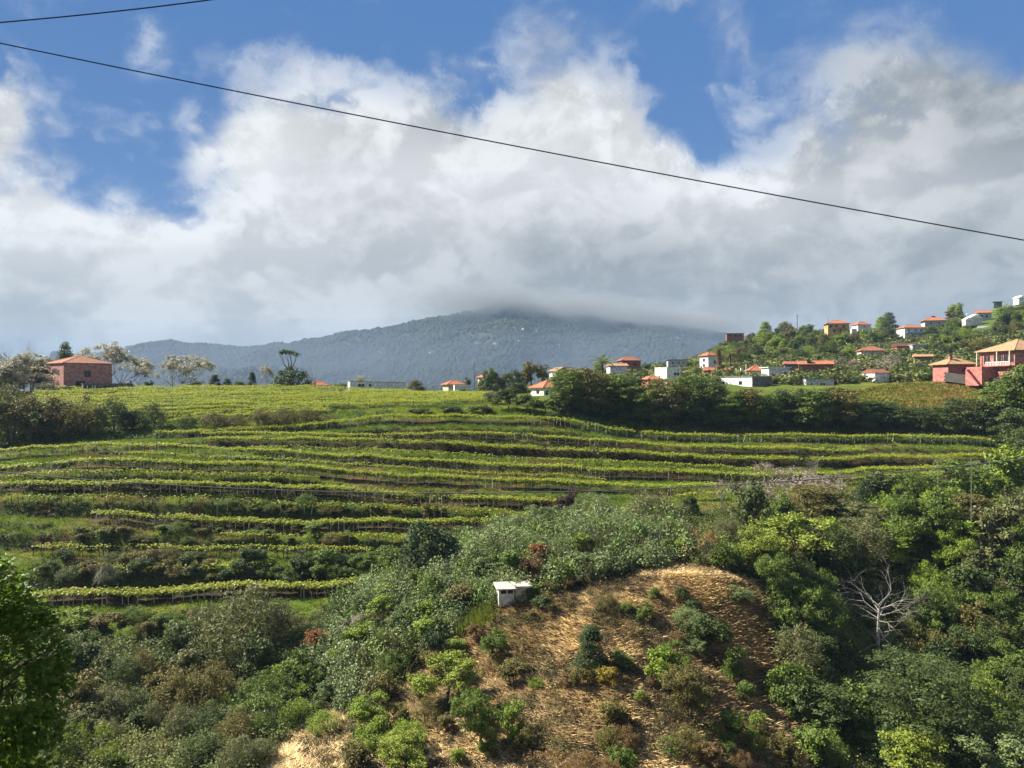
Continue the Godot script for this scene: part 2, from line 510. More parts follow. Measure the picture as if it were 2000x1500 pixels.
func leaves_begin():
	lv = PackedVector3Array()
	lc = PackedColorArray()
	li = PackedInt32Array()

func leaf(at: Vector3, along: Vector3, side: Vector3, size: float, wide: float, col: Color):
	var n := lv.size()
	lv.append_array([at, at + along * (size * 0.55) + side * (size * wide * 0.5), at + along * size, at + along * (size * 0.45) - side * (size * wide * 0.5)])
	lc.append_array([col, col, col, col])
	li.append_array([n, n + 1, n + 2, n, n + 2, n + 3])

func rand_dir() -> Vector3:
	var y := rng.randf_range(-1.0, 1.0)
	var a := rng.randf() * TAU
	var r := sqrt(1.0 - y * y)
	return Vector3(cos(a) * r, y, sin(a) * r)

func leaf_tint(spread: float) -> Color:
	var g := exp(rng.randfn(0.0, spread))
	var w := rng.randf_range(-0.14, 0.14)
	return Color(g * (1.0 + w), g, g * (1.0 - 1.2 * w))

# a clump of leaves filling the outer part of an ellipsoid; lay: 0 leaves point anywhere, 1 leaves lie flat
func clump(c: Vector3, r: Vector3, n: int, size: float, wide: float, lay: float, spread := 0.22, droop := 0.0, vary := 0.18):
	var tone := exp(rng.randfn(0.0, vary))
	for i in n:
		var o := rand_dir()
		var k := pow(rng.randf(), 0.45)
		var p := c + Vector3(o.x * r.x, o.y * r.y, o.z * r.z) * k
		var n_ := (o * 0.75 + Vector3(0, 0.35 + lay, 0) + rand_dir() * 0.75).normalized()
		var along := (o * 0.6 + rand_dir() + Vector3(0, -droop, 0))
		along = (along - n_ * along.dot(n_)).normalized()
		var side := n_.cross(along)
		var t := leaf_tint(spread)
		leaf(p, along, side, size * rng.randf_range(0.7, 1.35), wide, Color(t.r * tone, t.g * tone, t.b * tone))

func leaves_mesh() -> ArrayMesh:
	return mesh_of(lv, lc, li)

func tube(v: PackedVector3Array, a: Vector3, b: Vector3, ra: float, rb: float, sides := 5):
	var d := (b - a).normalized()
	var s := d.cross(Vector3(0.31, 0.2, 0.93)).normalized()
	var t := d.cross(s)
	for k in sides:
		var p := s * cos(k * TAU / sides) + t * sin(k * TAU / sides)
		var q := s * cos((k + 1) * TAU / sides) + t * sin((k + 1) * TAU / sides)
		v.append_array([a + p * ra, b + p * rb, a + q * ra, a + q * ra, b + p * rb, b + q * rb])

func limbs(v: PackedVector3Array, at: Vector3, dir: Vector3, length: float, radius: float, depth: int, spread: float, rise: float, tips: Array, sides := 4):
	var p := at
	var d := dir
	var r := radius
	for s in 3:
		var q := p + d * (length / 3.0)
		tube(v, p, q, r, r * 0.84, sides)
		p = q
		r *= 0.84
		d = (d + rand_dir() * 0.16 + Vector3(0, rise * 0.12, 0)).normalized()
	if depth == 0:
		tips.append(p)
		return
	var n := 2 if rng.randf() < 0.55 else 3
	for k in n:
		var nd := (d + rand_dir() * spread + Vector3(0, rise * 0.25, 0)).normalized()
		limbs(v, p, nd, length * rng.randf_range(0.62, 0.85), r * 0.68, depth - 1, spread, rise, tips, maxi(3, sides - 1))

func stem_mesh(h: float, r: float, reach: float, n := 5) -> ArrayMesh:      # a short trunk that forks into limbs
	var v := PackedVector3Array()
	var top := Vector3(rng.randf_range(-0.1, 0.1) * h, h * 0.45, rng.randf_range(-0.1, 0.1) * h)
	tube(v, Vector3(0, -0.7, 0), top, r, r * 0.7, 6)
	for k in n:
		var a := k * TAU / n + rng.randf()
		var e := top + Vector3(cos(a) * reach, h * rng.randf_range(0.3, 0.55), sin(a) * reach)
		var m := (top + e) * 0.5 + Vector3(0, h * 0.05, 0)
		tube(v, top, m, r * 0.5, r * 0.35, 4)
		tube(v, m, e, r * 0.35, r * 0.12, 4)
	return mesh_of(v)

# kinds of plants, each a crown in metres standing on y = 0 with its width and height
func make_kinds():
	for k in 4:                               # 0-3 leafy bush or small tree, several boughs of unequal reach
		leaves_begin()
		var boughs := []
		for i in 9:
			var o := rand_dir()
			if o.y < -0.35: o.y = -o.y
			boughs.append(Vector3(o.x * 1.25, 1.65 + o.y * 1.15, o.z * 1.25) * rng.randf_range(0.62, 1.12))
		for i in 66:
			var p: Vector3 = boughs[rng.randi() % boughs.size()]
			p += rand_dir() * rng.randf_range(0.15, 0.75)
			if p.y < 0.3: p.y = rng.randf_range(0.3, 0.8)
			clump(p, Vector3(0.46, 0.32, 0.46) * rng.randf_range(0.5, 1.25), 62, 0.20, 0.55, 0.15, 0.25, 0.0, 0.28)
		S["round%d" % k] = {"m": leaves_mesh(), "w": 4.0, "h": 3.4, "stem": stem_mesh(2.6, 0.10, 0.9, 8)}
	for k in 2:                               # broad crown of a big tree, many boughs
		leaves_begin()
		var boughs := []
		for i in 15:
			var o := rand_dir()
			if o.y < -0.3: o.y = -o.y
			boughs.append(Vector3(o.x * 2.8, 3.3 + o.y * 2.3, o.z * 2.8) * rng.randf_range(0.6, 1.1))
		for i in 160:
			var p: Vector3 = boughs[rng.randi() % boughs.size()]
			p += rand_dir() * Vector3(1.0, 0.75, 1.0) * rng.randf_range(0.2, 1.35)
			if p.y < 0.6: p.y = rng.randf_range(0.6, 1.4)
			clump(p, Vector3(0.72, 0.42, 0.72) * rng.randf_range(0.5, 1.25), 60, 0.24, 0.55, 0.2, 0.22, 0.0, 0.28)
		S["big%d" % k] = {"m": leaves_mesh(), "w": 8.2, "h": 6.6, "stem": stem_mesh(5.0, 0.25, 1.9, 6)}
	for k in 3:                               # layered trees: flat sprays one above another
		leaves_begin()
		for i in 66:
			var y := pow(rng.randf(), 0.8)
			var wide := 3.7 * sqrt(maxf(0.0, sin(PI * clampf(0.13 + 0.80 * y, 0.0, 1.0)))) * rng.randf_range(0.72, 1.08)
			var a := rng.randf() * TAU
			var k2 := sqrt(rng.randf_range(0.3, 1.0))
			clump(Vector3(cos(a) * wide * k2, 1.7 + y * 6.3, sin(a) * wide * k2), Vector3(1.15, 0.24, 1.15) * rng.randf_range(0.7, 1.25), 62, 0.40, 0.42, 0.8, 0.2, -0.1, 0.3)
		for i in 20:
			var y := rng.randf()
			clump(Vector3(rng.randf_range(-1.6, 1.6), 2.0 + y * 5.0, rng.randf_range(-1.6, 1.6)), Vector3(1.1, 0.9, 1.1), 30, 0.4, 0.5, 0.2)
		S["tiered%d" % k] = {"m": leaves_mesh(), "w": 7.6, "h": 8.4, "stem": stem_mesh(6.0, 0.24, 1.8, 6)}
	leaves_begin()                            # the same, large and close, with finer leaves
	for i in 120:
		var y := pow(rng.randf(), 0.8)
		var wide := 3.7 * sqrt(maxf(0.0, sin(PI * clampf(0.13 + 0.80 * y, 0.0, 1.0)))) * rng.randf_range(0.72, 1.06)
		var a := rng.randf() * TAU
		var k2 := sqrt(rng.randf_range(0.3, 1.0))
		clump(Vector3(cos(a) * wide * k2, 1.4 + y * 6.6, sin(a) * wide * k2), Vector3(0.85, 0.17, 0.85) * rng.randf_range(0.6, 1.25), 90, 0.19, 0.40, 0.7, 0.2, -0.1, 0.3)
	for i in 24: clump(Vector3(rng.randf_range(-1.8, 1.8), rng.randf_range(1.6, 7.0), rng.randf_range(-1.8, 1.8)), Vector3(1.1, 0.9, 1.1), 50, 0.3, 0.5, 0.2)
	S["tierfine"] = {"m": leaves_mesh(), "w": 7.6, "h": 8.4, "stem": stem_mesh(6.0, 0.24, 1.8, 6)}
	for k in 3:                               # feathery fine-leaved shrub with upright sprays
		leaves_begin()
		for i in 70:
			var a := rng.randf() * TAU
			var q := sqrt(rng.randf())
			var y := rng.randf_range(0.25, 1.0) * (1.0 - 0.45 * q * q)
			clump(Vector3(cos(a) * q * 1.6, 0.2 + y * 3.2, sin(a) * q * 1.6), Vector3(0.4, 0.52, 0.4) * rng.randf_range(0.7, 1.3), 72, 0.20, 0.26, 0.0, 0.24, -0.5)
		S["feather%d" % k] = {"m": leaves_mesh(), "w": 3.9, "h": 3.8, "stem": stem_mesh(2.2, 0.10, 0.7, 7)}
	for k in 2:                               # dense dome, ivy-clad
		leaves_begin()
		for i in 90:
			var o := rand_dir()
			o.y = absf(o.y)
			var p := Vector3(o.x * 2.0, 0.35 + o.y * 2.9, o.z * 2.0) * (1.0 + 0.10 * sin(o.x * 5.0 + k) + 0.06 * rng.randf())
			clump(p, Vector3(0.5, 0.55, 0.5), 54, 0.21, 0.75, 0.0, 0.20, 0.5)
		S["dome%d" % k] = {"m": leaves_mesh(), "w": 4.7, "h": 3.9, "stem": stem_mesh(2.2, 0.2, 0.8)}
	for k in 2:                               # conical evergreen with whorled sprays
		leaves_begin()
		for i in 130:
			var y := pow(rng.randf(), 1.3)
			var wide := 1.55 * pow(1.0 - y, 0.72) + 0.12
			var a := rng.randf() * TAU
			clump(Vector3(cos(a) * wide * 0.8, 0.35 + y * 4.0, sin(a) * wide * 0.8), Vector3(0.55, 0.22, 0.55), 52, 0.24, 0.3, 0.3, 0.2, 0.1)
		S["cone%d" % k] = {"m": leaves_mesh(), "w": 3.5, "h": 4.5, "stem": stem_mesh(2.6, 0.12, 0.4)}
	for k in 3:                               # half-bare shrub: twigs with thin leaves
		var v := PackedVector3Array()
		var tips := []
		for s in 4: limbs(v, Vector3(rng.randf_range(-0.2, 0.2), -0.3, rng.randf_range(-0.2, 0.2)), (Vector3(0, 1.0, 0) + rand_dir() * 0.6).normalized(), 1.1, 0.06, 3, 0.75, 0.5, tips)
		leaves_begin()
		for t: Vector3 in tips: clump(t, Vector3(0.24, 0.24, 0.24), 11, 0.18, 0.4, 0.0, 0.25)
		S["thin%d" % k] = {"m": leaves_mesh(), "w": 3.6, "h": 3.7, "stem": mesh_of(v)}
	for k in 2:                               # bare tree, fine branching
		var v := PackedVector3Array()
		var tips := []
		tube(v, Vector3(0, -0.5, 0), Vector3(0.1, 1.6, 0), 0.17, 0.14, 6)
		for s in 5: limbs(v, Vector3(0.1, 1.5, 0), (Vector3(0, 0.9, 0) + rand_dir() * 0.9).normalized(), 1.7, 0.09, 4, 0.6, 0.6, tips)
		leaves_begin()
		for t: Vector3 in tips:
			if rng.randf() < 0.8: clump(t, Vector3(0.34, 0.28, 0.34), 12, 0.24, 0.7, 0.0, 0.2)
		S["blossom%d" % k] = {"m": leaves_mesh(), "w": 6.6, "h": 6.3, "stem": mesh_of(v)}
		S["bare%d" % k] = {"m": null, "w": 6.6, "h": 6.3, "stem": mesh_of(v)}

func bark(col: Color, called: String):
	if not M.has(called): mat(called, col, 0.9)
	return M[called]

var tints := {                             # base colours of the foliage
	"dark": [0.067, 0.097, 0.024], "deep": [0.046, 0.077, 0.023], "green": [0.104, 0.156, 0.024], "fresh": [0.184, 0.256, 0.029], "lime": [0.211, 0.262, 0.036],
	"grey": [0.134, 0.141, 0.055], "olive": [0.134, 0.118, 0.032], "sage": [0.161, 0.212, 0.077], "brown": [0.184, 0.118, 0.047], "russet": [0.227, 0.092, 0.032], "gold": [0.30, 0.235, 0.03],
	"pale": [0.37, 0.35, 0.29], "twig": [0.256, 0.211, 0.179], "plum": [0.065, 0.042, 0.029],
}
var stems := {"twig": [0.21, 0.18, 0.155], "pale": [0.17, 0.14, 0.11]}
var protos := {}

func proto(kind: String, tint: String) -> Node3D:
	var key := kind + tint
	if not protos.has(key):
		var o := Node3D.new()
		var s: Dictionary = S[kind]
		var c: Array = tints[tint]
		if s.m:
			var name_ := "foliage_" + tint
			if not M.has(name_):
				mat(name_, lin(c[0], c[1], c[2]), 0.62, 0.55, true)
			part("crown", s.m, M[name_], o)
		var b: Array = stems.get(tint, [0.075, 0.055, 0.038])
		part("trunk", s.stem, bark(lin(b[0], b[1], b[2]), "bark_twig" if stems.has(tint) else "bark"), o)
		protos[key] = o
	return protos[key]

# a plant whose foot is seen at (px, py) and that spans w x h photograph pixels; depth given where its foot is hidden
func plant(kind: String, tint: String, px: float, py: float, w: float, h: float, called: String, label: String, category: String, group := "", depth := 0.0) -> Node3D:
	var p := at_depth(px, depth) if depth > 0.0 else spot(px, py)
	return plant_at(kind, tint, p, w * -p.z / F, h * -p.z / F, called, label, category, group)

func plant_at(kind: String, tint: String, p: Vector3, w: float, h: float, called: String, label: String, category: String, group := "") -> Node3D:
	var o: Node3D = proto(kind, tint).duplicate()
	var s: Dictionary = S[kind]
	o.name = numbered(called)
	o.position = p - Vector3(0, 0.15, 0)
	o.rotation.y = rng.randf() * TAU
	o.scale = Vector3(w / s.w, h / s.h, w / s.w)
	add_child(o)
	tag(o, label, category, group)
	return o

# ---------------------------------------------------------------- the vineyard
func vine_row(line: Array, d: float, drop: float, from: float, to: float, dense: float, deep: float, high: float, label: String, stake_gap := 1.5, dark_stakes := false, group := "vine rows on the terraces"):
	var p0 := at_depth((from + to) / 2.0, d)
	var root := thing("vine_row", label, "vine row", p0, 0.0, group)
	var x0 := (from - 1000.0) / F * d
	var x1 := (to - 1000.0) / F * d
	leaves_begin()
	var x := x0
	while x < x1:
		var thick := clampf(0.85 + 1.5 * patch.get_noise_2d(x * 2.2, d * 9.0) + 0.5 * rough.get_noise_2d(x * 6.0, d), 0.03, 1.3)
		var fade := minf(1.0, minf(x - x0, x1 - x) / 3.0 + 0.3)
		for i in int(dense * thick * fade * 0.9 + rng.randf()):
			var b := pow(rng.randf(), 0.9) * deep
			var px := x + rng.randf() * 0.5
			var pz := -d - b + 0.25
			var gy := ground(px, -d - b * 0.6)
			var lump := 0.16 * rough.get_noise_2d(px * 9.0, pz * 9.0)
			var y := gy + high + lump + rng.randf_range(-0.26, 0.14)
			if rng.randf() < 0.10: y -= rng.randf_range(0.1, 0.55)
			elif rng.randf() < 0.06: y += rng.randf_range(0.1, 0.35)
			var a := rng.randf() * TAU
			var along := Vector3(cos(a), rng.randf_range(-0.5, 0.5), sin(a)).normalized()
			var side := along.cross(Vector3(rng.randf_range(-0.6, 0.6), 1.0, rng.randf_range(-0.6, 0.6))).normalized()
			leaf(Vector3(px, y, pz) - p0, along, side, rng.randf_range(0.24, 0.42), 0.85, leaf_tint(0.22))
		x += 0.5
	if lv.size():
		var f := part("foliage", leaves_mesh(), M["vine_leaf"], root)
		f.set_meta("kind", "stuff")
	var gap := 0.0
	x = x0 + 0.4
	var n := 0
	while x < x1 and n < 290:
		var g := ground(x, -d + 0.05)
		var lean := rng.randfn(0.0, 0.09) if rng.randf() < 0.85 else rng.randf_range(-0.45, 0.45)
		var m: Mesh = S["stake"]
		var s := part("stake", m, M["stake_dark"] if dark_stakes or rng.randf() < 0.3 else M["stake_wood"], root, Vector3(x, g - 0.2, -d + rng.randf_range(-0.1, 0.15)) - p0)
		s.rotation = Vector3(rng.randfn(0.0, 0.06), rng.randf() * 3.0, lean)
		var thick := rng.randf_range(0.7, 1.25)
		s.scale = Vector3(thick, (high + 0.35) * rng.randf_range(0.92, 1.16), thick)
		x += stake_gap * rng.randf_range(0.45, 1.55)
		n += 1

func build_vines():
	mat("vine_leaf", lin(0.27, 0.305, 0.034), 0.55, 0.85, true)
	mat("stake_wood", lin(0.40, 0.36, 0.29), 0.9)
	mat("stake_dark", lin(0.05, 0.045, 0.035), 0.9)
	var st := PackedVector3Array()
	tube(st, Vector3.ZERO, Vector3(0, 1, 0), 0.062, 0.05, 5)
	S["stake"] = mesh_of(st)
	var where := "%s vine row on the terraces, counted down from the top of the slope"
	vine_row(rows.A, 160.0, 15.0, 296.0, 1945.0, 76.0, 2.0, 1.6, "topmost vine row of the slope, running below the dark hedge trees", 1.2)
	vine_row(rows.B, 153.0, 12.0, 390.0, 1690.0, 70.0, 2.2, 1.35, "second vine row from the top of the slope, thin and broken", 1.7)
	vine_row(rows.C, 149.0, 22.0, 400.0, 1945.0, 84.0, 2.2, 1.9, "third vine row from the top, on tall dark stakes", 2.4, true)
	vine_row(rows.D, 141.0, 18.0, -60.0, 1835.0, 130.0, 2.5, 1.85, "long bright vine row across the middle of the slope, widest and thickest", 1.1)
	vine_row(rows.E, 133.0, 16.0, -60.0, 1400.0, 105.0, 2.2, 1.65, "fifth vine row from the top, just above the pale cable", 1.2)
	vine_row(rows.F, 127.0, 16.0, -60.0, 1085.0, 105.0, 2.2, 1.65, "sixth vine row from the top, behind the pale cable", 1.2)
	vine_row(rows.F, 127.0, 16.0, 1290.0, 1415.0, 80.0, 1.8, 1.4, "short bright piece of vine row beside the round dark bush", 1.6)
	vine_row(rows.D, 137.0, 16.0, 1640.0, 1850.0, 60.0, 1.6, 1.4, "short vine row under the cable at the right end of the slope", 1.5)
	vine_row(rows.G, 120.0, 17.0, 175.0, 1040.0, 90.0, 2.1, 1.6, "seventh vine row from the top, yellowish, with gaps of bare stakes", 1.0)
	vine_row(rows.H, 113.0, 20.0, 60.0, 790.0, 20.0, 1.4, 1.55, "eighth vine row from the top, mostly bare stakes on a grass strip", 1.25, true)
	vine_row(rows.I, 104.0, 20.0, 30.0, 690.0, 90.0, 2.1, 1.6, "lowest vine row of the slope, above the dark brambles", 1.1)
	vine_row(rows.G, 123.5, 17.0, 20.0, 420.0, 8.0, 1.2, 1.5, "row of dark leaning stakes on the left terraces", 1.7, true)
	# lighter second rows on the same terraces
	vine_row(rows.E, 137.2, 16.0, 200.0, 1180.0, 26.0, 1.1, 1.3, "thin broken vine row between the widest row and the fifth", 1.6)
	vine_row(rows.E, 130.2, 16.0, -40.0, 620.0, 26.0, 1.1, 1.25, "thin broken vine row between the fifth and sixth rows", 1.5)
	vine_row(rows.F, 123.6, 16.0, 440.0, 1000.0, 22.0, 1.1, 1.25, "thin broken vine row between the sixth and seventh rows", 1.4)
	vine_row(rows.G, 116.6, 16.0, 430.0, 860.0, 22.0, 1.0, 1.2, "thin yellowish vine row between the seventh and eighth rows", 1.4)
	vine_row(rows.C, 145.3, 16.0, 480.0, 1500.0, 22.0, 1.1, 1.3, "thin vine row between the third row and the widest one", 1.8)
	vine_row(rows.H, 108.6, 16.0, 120.0, 620.0, 16.0, 1.0, 1.3, "row of stakes with few vines under the eighth row", 1.3, true)
	# the level field on top: row behind row
	var k := 0
	var d := 170.0
	var ordinal := ["first", "second", "third", "fourth", "fifth", "sixth", "seventh", "eighth", "ninth", "tenth", "eleventh", "twelfth", "thirteenth", "fourteenth", "fifteenth", "sixteenth", "seventeenth", "eighteenth"]
	while d < 227.0:
		var right := 960.0 - maxf(0.0, 185.0 - d) * 14.0
		var left := 120.0 if d < 190.0 else 60.0
		vine_row([], d, 0.0, left, right if d > 178.0 else 640.0, 44.0, 2.2, 1.5, "%s vine row from the front of the bright level field below the pink farmhouse" % ordinal[k], 3.2, true, "vine rows of the level field")
		d += 3.4
		k += 1

# ---------------------------------------------------------------- ground cover that nobody could count
func tuft_mesh(n: int, tall: float, wide: float, lean: float) -> ArrayMesh:
	var v := PackedVector3Array()
	var c := PackedColorArray()
	for i in n:
		var a := rng.randf() * TAU
		var p := Vector3(cos(a), 0, sin(a)) * wide * sqrt(rng.randf())
		var e := p + Vector3(cos(a + rng.randf()) * lean, 1.0, sin(a + rng.randf()) * lean) * tall * rng.randf_range(0.6, 1.2)
		var s := Vector3(-sin(a * 3.0), 0, cos(a * 3.0)) * 0.05 * (1.0 + tall)
		v.append_array([p - s, p + s, e])
		var g := rng.randf_range(0.75, 1.3)
		c.append_array([Color(g, g, g), Color(g, g, g), Color(g * 1.1, g * 1.05, g)])
	return mesh_of(v, c)

func clump_mesh(n: int, size: float, wide: float, r: Vector3) -> ArrayMesh:
	leaves_begin()
	for i in 5: clump(Vector3(rng.randf_range(-0.5, 0.5) * r.x, r.y * rng.randf_range(0.35, 0.9), rng.randf_range(-0.5, 0.5) * r.z), r * 0.6, n / 5, size, wide, 0.05, 0.25)
	return leaves_mesh()

func spread(count: int, near: float, far: float, left: float, right: float, chance: Callable, size: Vector2, flat := 1.0) -> Array[Transform3D]:
	var out: Array[Transform3D] = []
	for i in count:
		var d := sqrt(rng.randf_range(near * near, far * far))
		var px := rng.randf_range(left, right)
		var x := (px - 1000.0) / F * d
		var h := ground(x, -d)
		var py := 750.0 - h / d * F
		if rng.randf() > float(chance.call(px, py, d, x)): continue
		var s := rng.randf_range(size.x, size.y)
		out.append(Transform3D(Basis(Vector3.UP, rng.randf() * TAU).scaled(Vector3(s, s * flat * rng.randf_range(0.7, 1.2), s)), Vector3(x, h - 0.03, -d)))
	return out

func steep(x: float, d: float) -> float:
	return (ground(x, -d - 0.6) - ground(x, -d + 0.6)) / 1.2

var thicket_area := PackedVector2Array([Vector2(400, 1440), Vector2(480, 1380), Vector2(560, 1330), Vector2(640, 1250), Vector2(660, 1190), Vector2(720, 1150), Vector2(830, 1120), Vector2(895, 1062), Vector2(960, 1020), Vector2(1060, 1004), Vector2(1180, 1000), Vector2(1280, 1014), Vector2(1340, 1044), Vector2(1350, 1090), Vector2(1290, 1106), Vector2(1200, 1125), Vector2(1090, 1150), Vector2(1010, 1168), Vector2(930, 1190), Vector2(870, 1240), Vector2(780, 1330), Vector2(700, 1385), Vector2(620, 1390), Vector2(540, 1450)])

func tone(places: Array[Transform3D], a: Color, b: Color, spread_ := 0.2) -> PackedColorArray:
	var out := PackedColorArray()
	for t in places:
		var c := a.lerp(b, clampf(0.5 + 1.2 * patch.get_noise_2d(t.origin.x * 1.7, t.origin.z * 1.7) + rng.randfn(0.0, 0.2), 0.0, 1.0))
		var g := exp(rng.randfn(0.0, spread_))
		out.append(Color(c.r * g, c.g * g, c.b * g))
	return out

func build_cover():
	var blade := mat("grass_blade", Color.WHITE, 0.7, 0.6, true)
	var leafy := mat("undergrowth_leaf", Color.WHITE, 0.6, 0.5, true)
	var straw := mat("straw", Color.WHITE, 0.85, 0.25, true)
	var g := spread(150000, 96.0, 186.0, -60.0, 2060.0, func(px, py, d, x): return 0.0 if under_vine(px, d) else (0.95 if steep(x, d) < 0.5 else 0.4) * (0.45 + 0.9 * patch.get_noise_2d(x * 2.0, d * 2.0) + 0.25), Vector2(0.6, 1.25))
	var gt := PackedColorArray()
	for t in g:
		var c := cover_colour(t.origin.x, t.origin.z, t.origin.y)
		var k := rng.randf_range(1.0, 1.9)
		gt.append(Color(c.r * k, c.g * k * 1.06, c.b * k))
	scatter("grass", tuft_mesh(9, 0.34, 0.42, 0.55), blade, g, gt, "fresh green grass covering the terraces between the vine rows", "grass")
	var b := spread(42000, 97.0, 160.0, -60.0, 2060.0, func(px, py, d, x): return smoothstep(0.40, 0.66, steep(x, d)) * (0.62 + 0.9 * patch.get_noise_2d(x * 3.0 + 7.0, d * 3.0)) * (1.0 if px < 1500.0 or d > 130.0 else 0.4), Vector2(0.45, 1.0), 0.8)
	scatter("bramble_undergrowth", clump_mesh(50, 0.26, 0.6, Vector3(0.8, 0.55, 0.8)), leafy, b, tone(b, Color(0.050, 0.076, 0.017), Color(0.120, 0.135, 0.034)), "dark brambles and weeds on the steep banks between the terraces", "undergrowth")
	var tl := spread(9000, 70.0, 119.0, 380.0, 1370.0, func(px, py, d, x): return clampf(0.80 + 1.7 * patch.get_noise_2d(x * 3.5 + 20.0, d * 3.5), 0.1, 1.0) if inside(Vector2(px, py), thicket_area) else 0.0, Vector2(0.7, 2.2), 1.0)
	var kinds_ := [[], [], []]
	for t in tl:
		var r := rng.randf() + 1.3 * patch.get_noise_2d(t.origin.x * 2.5, t.origin.z * 2.5)
		(kinds_[0] if r < 0.62 else (kinds_[1] if r < 1.12 else kinds_[2])).append(t.scaled_local(Vector3(1, rng.randf_range(0.7, 1.5), 1)))
	for n in 3:
		var pl: Array[Transform3D] = []
		pl.assign(kinds_[n])
		var m: ArrayMesh = [clump_mesh(300, 0.115, 0.7, Vector3(0.9, 0.8, 0.9)), clump_mesh(170, 0.17, 0.5, Vector3(0.9, 1.0, 0.9)), tuft_mesh(60, 0.9, 0.7, 0.7)][n]
		var c: Array = [[Color(0.090, 0.130, 0.036), Color(0.205, 0.245, 0.120)], [Color(0.085, 0.145, 0.032), Color(0.16, 0.215, 0.062)], [Color(0.10, 0.10, 0.045), Color(0.15, 0.12, 0.07)]][n]
		scatter("thicket_undergrowth", m, leafy, pl, tone(pl, c[0], c[1], 0.22), ["small-leaved grey-green growth of the thicket behind the white hut", "broad-leaved brighter plants within the thicket behind the white hut", "brownish canes standing within the thicket behind the white hut"][n], "undergrowth")
	var w := spread(20000, 56.0, 119.0, -120.0, 2120.0, func(px, py, d, x): return 0.0 if inside(Vector2(px, py), thicket_area) or inside(Vector2(px, py), dry_slope) or (px < 800.0 and d > 97.0) else 0.8, Vector2(0.7, 1.9), 1.0)
	scatter("slope_undergrowth", clump_mesh(200, 0.13, 0.65, Vector3(0.85, 0.75, 0.85)), leafy, w, tone(w, Color(0.058, 0.086, 0.018), Color(0.145, 0.160, 0.040), 0.25), "mixed green weeds and low bushes on the lower slopes", "undergrowth")
	build_bank()
	var s := spread(52000, 58.0, 92.0, 420.0, 1620.0, func(px, py, d, x): return (clampf(0.74 - 1.9 * patch.get_noise_2d(x, -d) - 0.8 * patch.get_noise_2d(x * 4.0 + 50.0, -d * 4.0), 0.05, 0.95) if inside(Vector2(px, py), dry_slope) else 0.0), Vector2(0.5, 1.15), 0.75)
	scatter("dry_grass", tuft_mesh(9, 0.42, 0.40, 2.0), straw, s, tone(s, Color(0.62, 0.47, 0.24), Color(0.26, 0.178, 0.085), 0.3), "dry straw-coloured grass lying over the spur in front", "grass")
	var dw := spread(14000, 58.0, 92.0, 420.0, 1620.0, func(px, py, d, x): return (smoothstep(-0.15, 0.25, patch.get_noise_2d(x * 4.0 + 50.0, -d * 4.0) + 0.6 * patch.get_noise_2d(x, -d)) if inside(Vector2(px, py), dry_slope) else 0.0), Vector2(0.3, 1.0), 0.8)
	scatter("dry_weeds", clump_mesh(45, 0.24, 0.4, Vector3(0.8, 0.6, 0.8)), leafy, dw, tone(dw, Color(0.085, 0.058, 0.028), Color(0.070, 0.082, 0.022), 0.25), "brown and green weeds scattered over the dry spur", "undergrowth")
	var f := spread(16000, 178.0, 240.0, 1620.0, 2000.0, func(px, py, d, x): return 0.9 if inside(Vector2(px, py), dry_field) else 0.0, Vector2(0.8, 1.6), 0.8)
	var ft := PackedColorArray()
	for t in f:
		var c := cover_colour(t.origin.x, t.origin.z, t.origin.y)
		var k := rng.randf_range(0.8, 1.5)
		ft.append(Color(c.r * k, c.g * k, c.b * k))
	scatter("meadow_grass", tuft_mesh(9, 0.5, 0.5, 0.6), straw, f, ft, "yellow and rust-coloured grass of the sloping meadow below the red house", "grass")
	var hl := spread(20000, 232.0, 530.0, 1010.0, 2150.0, func(px, py, d, x): return 0.75 if px > 1080.0 and not (px > 1880.0 and py < 650.0) and not inside(Vector2(px, py), dry_field) else 0.0, Vector2(1.2, 3.4), 0.9)
	scatter("hillside_scrub", clump_mesh(60, 0.38, 0.6, Vector3(0.9, 0.8, 0.9)), leafy, hl, tone(hl, Color(0.058, 0.085, 0.019), Color(0.135, 0.148, 0.038), 0.25), "low green scrub covering the hillside between the houses", "undergrowth")
	var lb := spread(9000, 160.0, 182.0, -100.0, 2100.0, func(px, py, d, x): return 0.8 if (px < 320.0 or px > 1090.0) else 0.25 * float(px < 760.0), Vector2(0.6, 1.3), 0.9)
	scatter("bench_undergrowth", clump_mesh(50, 0.3, 0.6, Vector3(0.85, 0.6, 0.85)), leafy, lb, tone(lb, Color(0.045, 0.080, 0.016), Color(0.080, 0.13, 0.026), 0.2), "dark green broad-leaved weeds along the bench under the hedge trees", "undergrowth")

func build_bank():
	var area := PackedVector2Array([Vector2(850, 1268), Vector2(900, 1225), Vector2(960, 1178), Vector2(1035, 1160), Vector2(1080, 1170), Vector2(1010, 1196), Vector2(930, 1232), Vector2(880, 1280)])
	var b := spread(9000, 76.0, 92.0, 830.0, 1100.0, func(px, py, d, x): return clampf(0.45 + 1.6 * patch.get_noise_2d(x * 3.0, d * 3.0), 0.0, 0.8) if inside(Vector2(px, py), area) else 0.0, Vector2(0.8, 1.7), 1.5)
	scatter("bank_grass", tuft_mesh(10, 0.42, 0.4, 0.4), M["grass_blade"], b, tone(b, Color(0.085, 0.150, 0.022), Color(0.16, 0.19, 0.030), 0.2), "tall bright green grass on the bank in front of the white hut", "grass")

